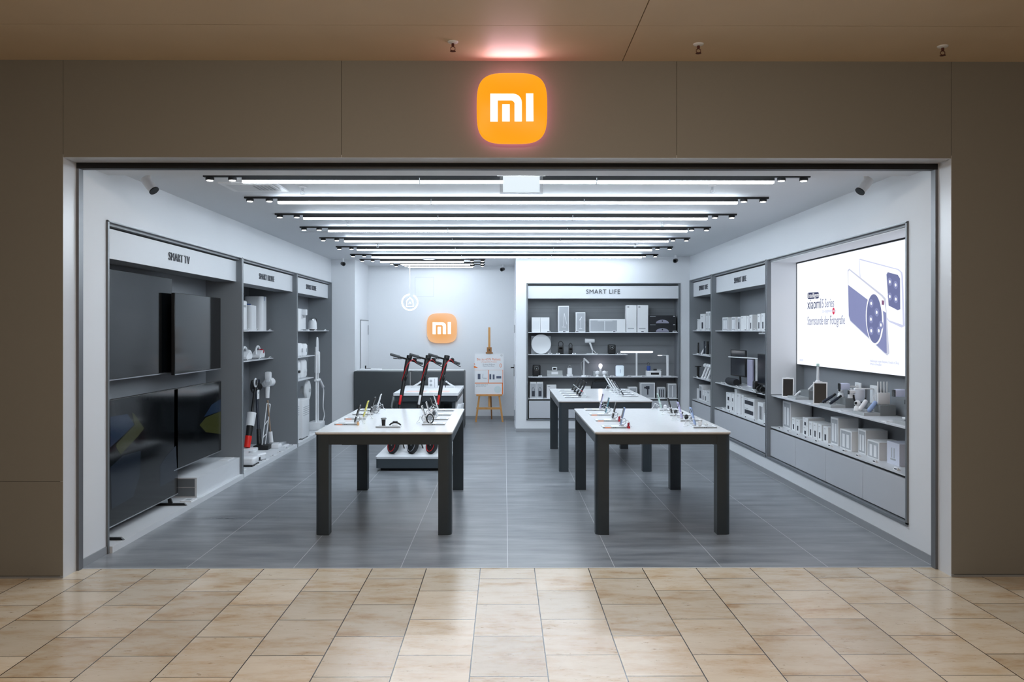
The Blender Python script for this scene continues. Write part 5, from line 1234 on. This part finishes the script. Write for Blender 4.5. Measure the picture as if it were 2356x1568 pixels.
t = thing('charging_stand', 'clear and white accessory tray beside the white vacuum head', 'stand', (-3.17, 12.12, .05))
MB().rbox(-.06, .07, -.10, .12, 0, .02, .006, 1).build('tray', m_white, t)
for k in range(3): MB().rbox(-.04, .04, -.08 + k * .065, -.03 + k * .065, .02, .06, .01, 2).build('brush_head', m_clear, t)
gt = 'flat white price cards along the left plinth'
def flatcard(x, y, z, lbl, gt):
    t = thing('price_card', lbl, 'card', (x, y, z), 0, gt)
    MB().box(-.035, .03, -.055, .055, .0004, .006).build('card', m_white, t); MB().box(-.018, .0, -.025, .03, .006, .0066).build('print', m_darkprint, t)
for y in (10.02, 10.45, 10.85, 11.2, 11.55, 11.9, 12.22): flatcard(-3.045 if y > 10.1 else -3.06, y, .05, 'flat white price card on the plinth of the deep left bay', gt) if y not in (10.02,) else flatcard(-3.10, 10.06, .05, 'flat white price card on the plinth of the deep left bay', gt)
t = thing('white_booklet', 'white double brochure lying on the white block in the television bay', 'brochure', (-3.12, 9.60, .245))
MB().box(-.07, .03, -.11, -.005, .0004, .008).build('left_sheet', m_white, t); MB().box(-.07, .03, .005, .11, .0004, .008).build('right_sheet', m_white, t)
t = thing('white_booklet', 'flat white brochure lying beside the foot of the large television', 'brochure', (-3.06, 8.25, .05))
MB().box(-.06, .05, -.08, .08, .0004, .010).build('sheet', m_white, t); MB().box(-.03, .02, -.04, .04, .010, .0106).build('print', m_print, t)

# ---- left wall, far bay
t = thing('coffee_machine', 'white coffee machine on the top shelf of the far left bay', 'coffee machine', (-3.22, 13.28, 1.70))
MB().rbox(-.13, .06, -.24, .24, 0, .34, .015, 2).build('body', m_white, t); MB().rbox(.05, .13, -.05, .05, .24, .335, .012, 2).build('brew_head', m_white, t); MB().box(.06, .13, -.06, .06, 0, .02).build('drip_tray', m_steel, t); MB().cyl((.095, 0, .24), (.095, 0, .20), .02, n=14).build('spout', m_steel, t)
t = thing('kettle', 'white kettle with a black handle on the top shelf of the far left bay', 'kettle', (-3.19, 14.12, 1.70))
MB().lathe([(0, 0), (.075, 0), (.075, .02), (0, .02)], n=26).build('base', m_black, t); MB().lathe([(0, .022), (.072, .022), (.066, .13), (.055, .17), (0, .17)], n=26).build('body', m_white, t); MB().lathe([(0, .1702), (.052, .1702), (.05, .195), (.02, .205), (0, .206)], n=24).build('lid', m_steel, t)
MB().tube([(.02, .05, .19), (.03, .12, .19), (.03, .125, .08), (.02, .08, .05)], .011, 8, 4).build('handle', m_black, t)
for k, (y, h) in enumerate([(12.80, .24), (13.12, .20), (13.43, .19)]):
    t = thing('rice_cooker', 'white rounded appliance, second shelf of the far left bay, ' + ordw[k] + ' from the front', 'appliance', (-3.24, y, 1.305), 0, 'white rounded kitchen appliances')
    MB().lathe([(0, 0), (.10, 0), (.115, .02), (.12, h * .85), (.10, h), (0, h + .003)], n=28).build('body', m_white, t); MB().rbox(.116, .121, -.03, .03, h * .3, h * .6, .001, 1).build('control_panel', m_print, t)
for k, (y, h) in enumerate([(12.88, .29), (13.30, .295)]):
    t = thing('air_fryer', 'white air fryer on the third shelf of the far left bay, ' + ['front', 'rear'][k] + ' of two', 'air fryer', (-3.24, y, .955), 0, 'white air fryers')
    MB().rbox(-.13, .12, -.15, .15, 0, h, .05, 4).build('body', m_white, t); MB().rbox(.118, .14, -.04, .04, .10, .14, .006, 2).build('drawer_handle', m_black if k == 0 else m_whitem, t)
# steamer
t = thing('garment_steamer', 'tall white garment steamer with two poles and a hanging hose, far left bay', 'garment steamer', (-3.16, 14.2, .05))
MB().rbox(-.10, .12, -.17, .20, 0, .13, .02, 2).build('base', m_white, t)
MB().cyl((.03, -.09, .13), (.03, -.09, 1.38), .016, n=12).cyl((.03, .05, .13), (.03, .05, 1.0), .016, n=12).build('poles', m_white, t)
MB().rbox(-.02, .06, .0, .10, .93, 1.30, .02, 2).build('board', m_white, t)
MB().tube([(.03, -.03, 1.25), (.03, -.03, 1.48), (.03, .0, 1.53), (.03, .04, 1.48), (.03, .05, 1.28)], .014, 8, 3).build('hanger', m_white, t)
MB().rbox(-.0, .06, -.12, .10, .80, .84, .01, 1).build('bracket', m_white, t)
MB().cyl((.05, .08, .83), (.06, .30, .69), .022, .026, 14).build('steam_iron', m_white, t)
MB().tube([(.06, .30, .69), (.06, .36, .60), (.06, .32, .35), (.06, .42, .20), (.06, .30, .10), (.06, .18, .10)], .009, 8, 6).build('hose', m_white, t)
t = thing('standing_fan', 'white standing fan in the far left bay', 'fan', (-3.14, 13.5, .05))
MB().lathe([(0, 0), (.14, 0), (.14, .012), (.05, .03), (0, .03)], n=30).build('base', m_white, t); MB().cyl((0, 0, .03), (0, 0, .62), .017, .015, 12).build('pole', m_white, t)
MB().cyl((0, 0, .50), (0, 0, .60), .032, .04, 16).build('neck', m_white, t)
MB().lathe([(0, -.09), (.06, -.09), (.075, -.03), (.155, -.02), (.165, 0), (.155, .03), (.02, .045), (0, .045)], (0.0, 0, .70), 30, 'x').build('fan_cage', m_whitem, t)
MB().lathe([(0, .046), (.03, .046), (.028, .055), (0, .056)], (0, 0, .70), 18, 'x').build('hub', m_print, t)
def heater(lbl, y, w_, h, x=-3.14):
    t = thing('panel_heater', lbl, 'heater', (x, y, .05), 0, 'white upright heaters and purifiers')
    MB().rbox(-.10, .09, -w_ / 2, w_ / 2, .02, h, .008, 2).build('housing', m_white, t)
    MB().box(-.08, .07, -w_ / 2 + .02, w_ / 2 - .02, 0, .02).build('foot', m_black, t)
    g_ = MB()
    for k in range(5): g_.box(.09, .0912, -w_ / 2 + .03, w_ / 2 - .03, h - .24 + k * .03, h - .232 + k * .03)
    g_.build('air_slots', m_print, t)
heater('white upright purifier with round button, front of the far left bay', 12.62, .22, .63, -3.16)
heater('white upright heater with slots in front of the standing fan', 13.02, .44, .60, -3.13)
gt = 'small white price tags on the far left bay shelves'
for z, ys in ((1.70, (12.9, 13.35, 13.85, 14.6)), (1.305, (12.8, 13.15))):
    for y in ys: tagcard(-3.085, y, z, 'l', 'small white price tag on a shelf of the far left bay', gt)
for y in (12.5, 12.8, 13.1): flatcard(-3.02 - .02, y - .0, .05, 'flat white price card on the plinth of the far left bay', 'flat white price cards along the far left plinth')

# ------------------------------------------------------------ phones and trays on the display tables
ZT = .8572
def tray(lbl, x, y, w_=.205, d=.15, flip=1, tint=None, z=ZT):
    t = thing('display_tray', lbl, 'display stand', (x, y, z), 0, 'flat grey device trays on the tables')
    MB().box(-w_ / 2, w_ / 2, 0, d, 0, .012).build('base', m_whitem, t)
    MB().box(-w_ / 2 + .002, w_ / 2 - .002, -.0012, .0, .001, .011).build('front_edge', mat('tray_edge', (146, 149, 152), .4), t)
    MB().box(-.012, -.004, -.002, -.0012, .004, .008).box(.004, .012, -.002, -.0012, .004, .008).build('screw', m_black, t)
    x0 = -flip * w_ * .25
    for k in range(2): MB().box(x0 - .03 , x0 + .03, .035 + k * .05, .05 + k * .05, .0121, .0127).build('price_line', m_trayd, t)
    if tint: MB().box(x0 - .035, x0 + .02, -.0024, -.0012, .002, .010).build('coloured_strip', tint, t)
    return t
def phone(lbl, x, y, side, m_body, h=.155, w_=.075, lean=17, z=ZT + .012, ring=m_white, cableside=1, nm='smartphone', cat='phone', thick=.009, clampm=None, stand_m=None):
    """side -1: the screen looks to -X, +1: to +X"""
    t = thing(nm, lbl, cat, (x, y, z), FACE_RIGHT if side < 0 else FACE_LEFT, 'phones standing on the display tables')
    M_ = Matrix.Translation((0, 0, .012)) @ Matrix.Rotation(R(-lean), 4, 'X')
    b = MB().rbox(-w_ / 2, w_ / 2, -thick / 2, thick / 2, 0, h, .004, 2).xf(M_).build('body', m_body, t)
    MB().rbox(-w_ / 2 + .003, w_ / 2 - .003, -thick / 2 - .0008, -thick / 2, .004, h - .004, .0003, 1).xf(M_).build('screen', m_glass, t)
    MB().rbox(-w_ / 2 + .008, -w_ / 2 + .034, thick / 2, thick / 2 + .003, h - .045, h - .012, .001, 1).xf(M_).build('camera_bump', m_black, t)
    MB().lathe([(0, 0), (.022, 0), (.020, .010), (.009, .014), (0, .014)], (0, .01, .0), 16).build('stand_foot', stand_m or m_whitem, t)
    MB().rbox(-w_ / 2 - .004, w_ / 2 + .004, -thick / 2 - .003, thick / 2 + .003, h * .32, h * .37, .002, 1).xf(M_).build('holder_clamp', clampm or ring, t)
    k = cableside
    MB().tube([(0, .018, .03), (k * .03, .06, .055), (k * .055, .075, .02), (k * .03, .095, -.003), (k * .0, .06, .002)], .003, 6, 6).build('security_cable', ring, t)
    MB().tube([(0, .012, .05), (.022 * k, .035, .07), (.03 * k, .045, .045), (.01 * k, .04, .02), (0, .012, .014)], .0028, 6, 5).build('charging_cable', m_steel, t)
    return t
colw = {'black': m_black, 'yellow': m_yellow, 'white': m_white, 'grey': m_steel, 'lilac': m_lilac, 'mint': m_mint, 'teal': m_teal, 'blue': m_blue, 'navy': m_navy}
def tx(px, py, z=ZT): return atZ(px, py, z)
# front left table
L1 = [('black', 7.575, m_peach), ('yellow', 8.04, m_peach), ('black', 8.47, None), ('white', 8.89, None)]
for k, (c, y, tint) in enumerate(L1):
    tray('grey tray on the left side of the front left table, ' + ordw[k] + ' from the near edge', -1.415, y, tint=tint)
    phone(c + ' phone, left side of the front left table, ' + ordw[k] + ' from the near edge', -1.345, y + .075, -1, colw[c], lean=17)
Rr = [(7.56, 'white'), (7.98, 'white'), (8.41, 'black'), (8.86, 'white')]
for k, (y, c) in enumerate(Rr):
    tray('grey tray on the right side of the front left table, ' + ordw[k] + ' from the near edge', -.632, y, flip=-1)
    phone(c + ' left-leaning phone, right side of the front left table, ' + ordw[k] + ' from the near edge', -.700, y + .085, 1, colw[c], lean=17, h=.15)
def watch(lbl, x, y, z, m_, kind=0, rz=0):
    t = thing('smartwatch', lbl, 'watch', (x, y, z), rz, 'watches on the front left table')
    if kind == 0:   # upright on a post with a hanging strap
        MB().lathe([(0, 0), (.016, 0), (.016, .002), (.004, .004), (.003, .06), (0, .06)], (0, .015, 0), 14).build('post', m_steel, t)
        MB().prism([(-.018, .055), (-.014, .0), (.014, .0), (.018, .055)], 'y', -.012, -.008).prism([(-.016, .055), (-.012, .005), (.012, .005), (.016, .055)], 'y', .008, .012).build('strap', m_, t)
        o = MB().lathe([(0, 0), (.025, 0), (.026, .006), (.024, .010), (0, .010)], (0, 0, .056), 22).build('case', m_steel, t); MB().lathe([(0, .0101), (.022, .0101), (.022, .0112), (0, .0112)], (0, 0, .056), 22).build('dial', m_glass, o)
    elif kind == 1:  # lying over a low cushion
        MB().lathe([(0, 0), (.028, 0), (.024, .012), (0, .012)], n=18).build('cushion', m_white, t)
        MB().tube([(-.05, 0, .004), (-.03, 0, .020), (0, 0, .027), (.03, 0, .020), (.05, 0, .004)], .007, 8, 3).build('strap', m_, t)
        o = MB().rbox(-.022, .022, -.018, .018, .028, .038, .005, 2).build('case', m_black, t); MB().box(-.018, .018, -.015, .015, .038, .0386).build('dial', m_glass, o)
    else:           # ring shaped, facing sideways
        MB().tube([(.0, .036 * math.cos(a), .042 + .040 * math.sin(a)) for a in [2 * PI * i / 24 for i in range(24)]], .006, 8, closed=True).build('strap', m_, t)
        MB().lathe([(0, -.009), (.022, -.009), (.024, -.003), (.022, .004), (0, .004)], (0, 0, .048), 22, 'x').build('case', m_steel, t)
        MB().cyl((.0, 0, 0), (.0, 0, .03), .008, n=10).build('stand', m_white, t)
tray('grey watch tray in the middle near edge of the front left table', -1.01, 7.36, w_=.215, d=.12)
watch('black watch upright on a post, middle of the front left table', -1.055, 7.42, ZT + .012, m_black, 0)
watch('black watch lying on a cushion, right of the upright watch', -.955, 7.42, ZT + .012, m_black, 1)
watch('white and black ring-shaped watch on the first right tray of the front left table', -.665, 7.60, ZT + .012, m_black, 2, R(60))
watch('white ring-shaped watch on the second right tray of the front left table', -.66, 8.05, ZT + .012, m_white, 2, R(50))
watch('silver ring-shaped watch on the third left tray of the front left table', -1.29, 8.52, ZT + .012, m_steel, 2, R(70))
t = thing('anti_theft_block', 'small beige security block at the first left tray', 'security block', (-1.30, 7.545, ZT))
MB().rbox(-.010, .010, -.012, .008, 0, .030, .006, 2).build('block', mat('beige_rubber', (222, 176, 128), .6), t); MB().cyl((0, -.002, .030), (0, -.002, .036), .006, n=12).build('button', m_wooddk, t)
# front right table
L2 = [('blue', 7.306, m_peach), ('black', 7.85, m_peach), ('teal', 8.40, m_peach), ('lilac', 8.90, None)]
for k, (c, y, tint) in enumerate(L2):
    tray('grey tray on the left side of the front right table, ' + ordw[k] + ' from the near edge', .953, y, tint=tint)
    phone(c + ' phone, left side of the front right table, ' + ordw[k] + ' from the near edge', 1.01, y + .07, -1, colw[c], lean=14)
R2 = [('blue', 7.306), ('lilac', 7.85), ('black', 8.34), ('mint', 8.90)]
for k, (c, y) in enumerate(R2):
    tray('grey tray on the right side of the front right table, ' + ordw[k] + ' from the near edge', 1.735, y, flip=-1)
    phone(c + ' left-leaning phone, right side of the front right table, ' + ordw[k] + ' from the near edge', 1.665, y + .085, 1, colw[c], lean=15)
    m_ = [m_white, m_black, m_black, m_white][k]
    for q in range(2):
        t = thing('earbud_case' if q == 0 else 'earbuds', ('white' if m_ is m_white else 'black') + (' earbud case' if q == 0 else ' pair of earbuds') + ' on the right side of the front right table, ' + ordw[k] + ' tray', 'earphones', (1.70 + q * .055, y + .05, ZT + .012), 0, 'earbuds on the front right table')
        if q == 0:
            MB().ball((0, 0, .024), (.020, .016, .024)).build('case', m_, t); MB().tube([(.0195 * math.cos(a), .0158 * math.sin(a), .030) for a in [2 * PI * i / 18 for i in range(18)]], .0012, 5, closed=True).build('lid_seam', m_print if m_ is m_white else m_frame, t)
        else:
            for s_ in (-1, 1): MB().ball((s_ * .010, 0, .018), .009).cyl((s_ * .010, 0, .016), (s_ * .014, -.004, 0), .0035, n=8).build('earbud', m_, t)
for k, (x, y) in enumerate([(1.073, 7.315), (1.068, 7.86)]):
    t = thing('security_clamp', 'crimson plastic clamp on the ' + ordw[k] + ' left tray of the front right table', 'clamp', (x, y, ZT), 0, 'crimson clamps on the trays')
    MB().box(-.012, .012, -.022, .03, 0, .018).prism([(-.010, .018), (.006, .018), (.010, .05), (-.010, .045)], 'y', -.006, .0).build('clamp', m_darkred, t); MB().box(-.006, .006, -.0235, -.022, .004, .014).build('label', m_red, t)
# rear right table
for k, (c, y) in enumerate([('navy', 10.62), ('black', 10.95), ('black', 11.35), ('black', 11.75)]):
    tray('dark-lettered tray on the left side of the rear right table, ' + ordw[k] + ' from the near edge', .86, y, flip=1)
    phone(c + ' tablet phone leaning right on the rear right table, ' + ordw[k] + ' from the near edge', .945, y + .09, -1, colw[c], h=.19, w_=.12, lean=30, clampm=m_red if k < 1 else m_white, stand_m=m_black)
for k, (c, y) in enumerate([('navy', 10.75), ('grey', 11.1), ('white', 11.45), ('white', 11.85)]):
    tray('pale tray on the right side of the rear right table, ' + ordw[k] + ' from the near edge', 1.60, y, flip=-1)
    phone(c + ' left-leaning tablet, right side of the rear right table, ' + ordw[k] + ' from the near edge', 1.52, y + .09, 1, colw[c], h=.20, w_=.13, lean=32, stand_m=m_white)
# small white table display
t = thing('power_tower', 'white block with two power sockets on the small white table', 'power socket', (-1.185, 14.12, STH))
MB().rbox(-.075, .075, -.09, .09, 0, .165, .006, 2).build('housing', m_white, t); MB().box(.03, .036, -.0912, -.09, .01, .155).build('slot', m_frame, t)
for z in (.05, .115): MB().lathe([(.012, 0), (.022, 0), (.022, -.002), (.012, -.002)], (-.03, -.09, z), 18, 'y').build('socket_ring', m_print, t)
def wedge(lbl, x, y, rz, s_):
    t = thing('tilted_device', lbl, 'device', (x, y, STH), rz, 'white leaning handheld devices')
    MB().tube([(-.10, 0, .012), (.0, 0, .07), (.055, 0, .11)], .018, 4).build('body', m_white, t)
    MB().tube([(.03, .01, .09), (.05, .02, .05), (.06, .03, .004)], .006, 6).build('prop', m_black, t); MB().rbox(-.12, .06, -.05, .05, 0, .004, .001, 1).build('foot_plate', m_whitem, t)
wedge('white leaning handheld scanner left of the power socket block', -1.43, 14.1, 0, 1)
wedge('white leaning hair dryer right of the power socket block', -.92, 14.1, PI, 1)
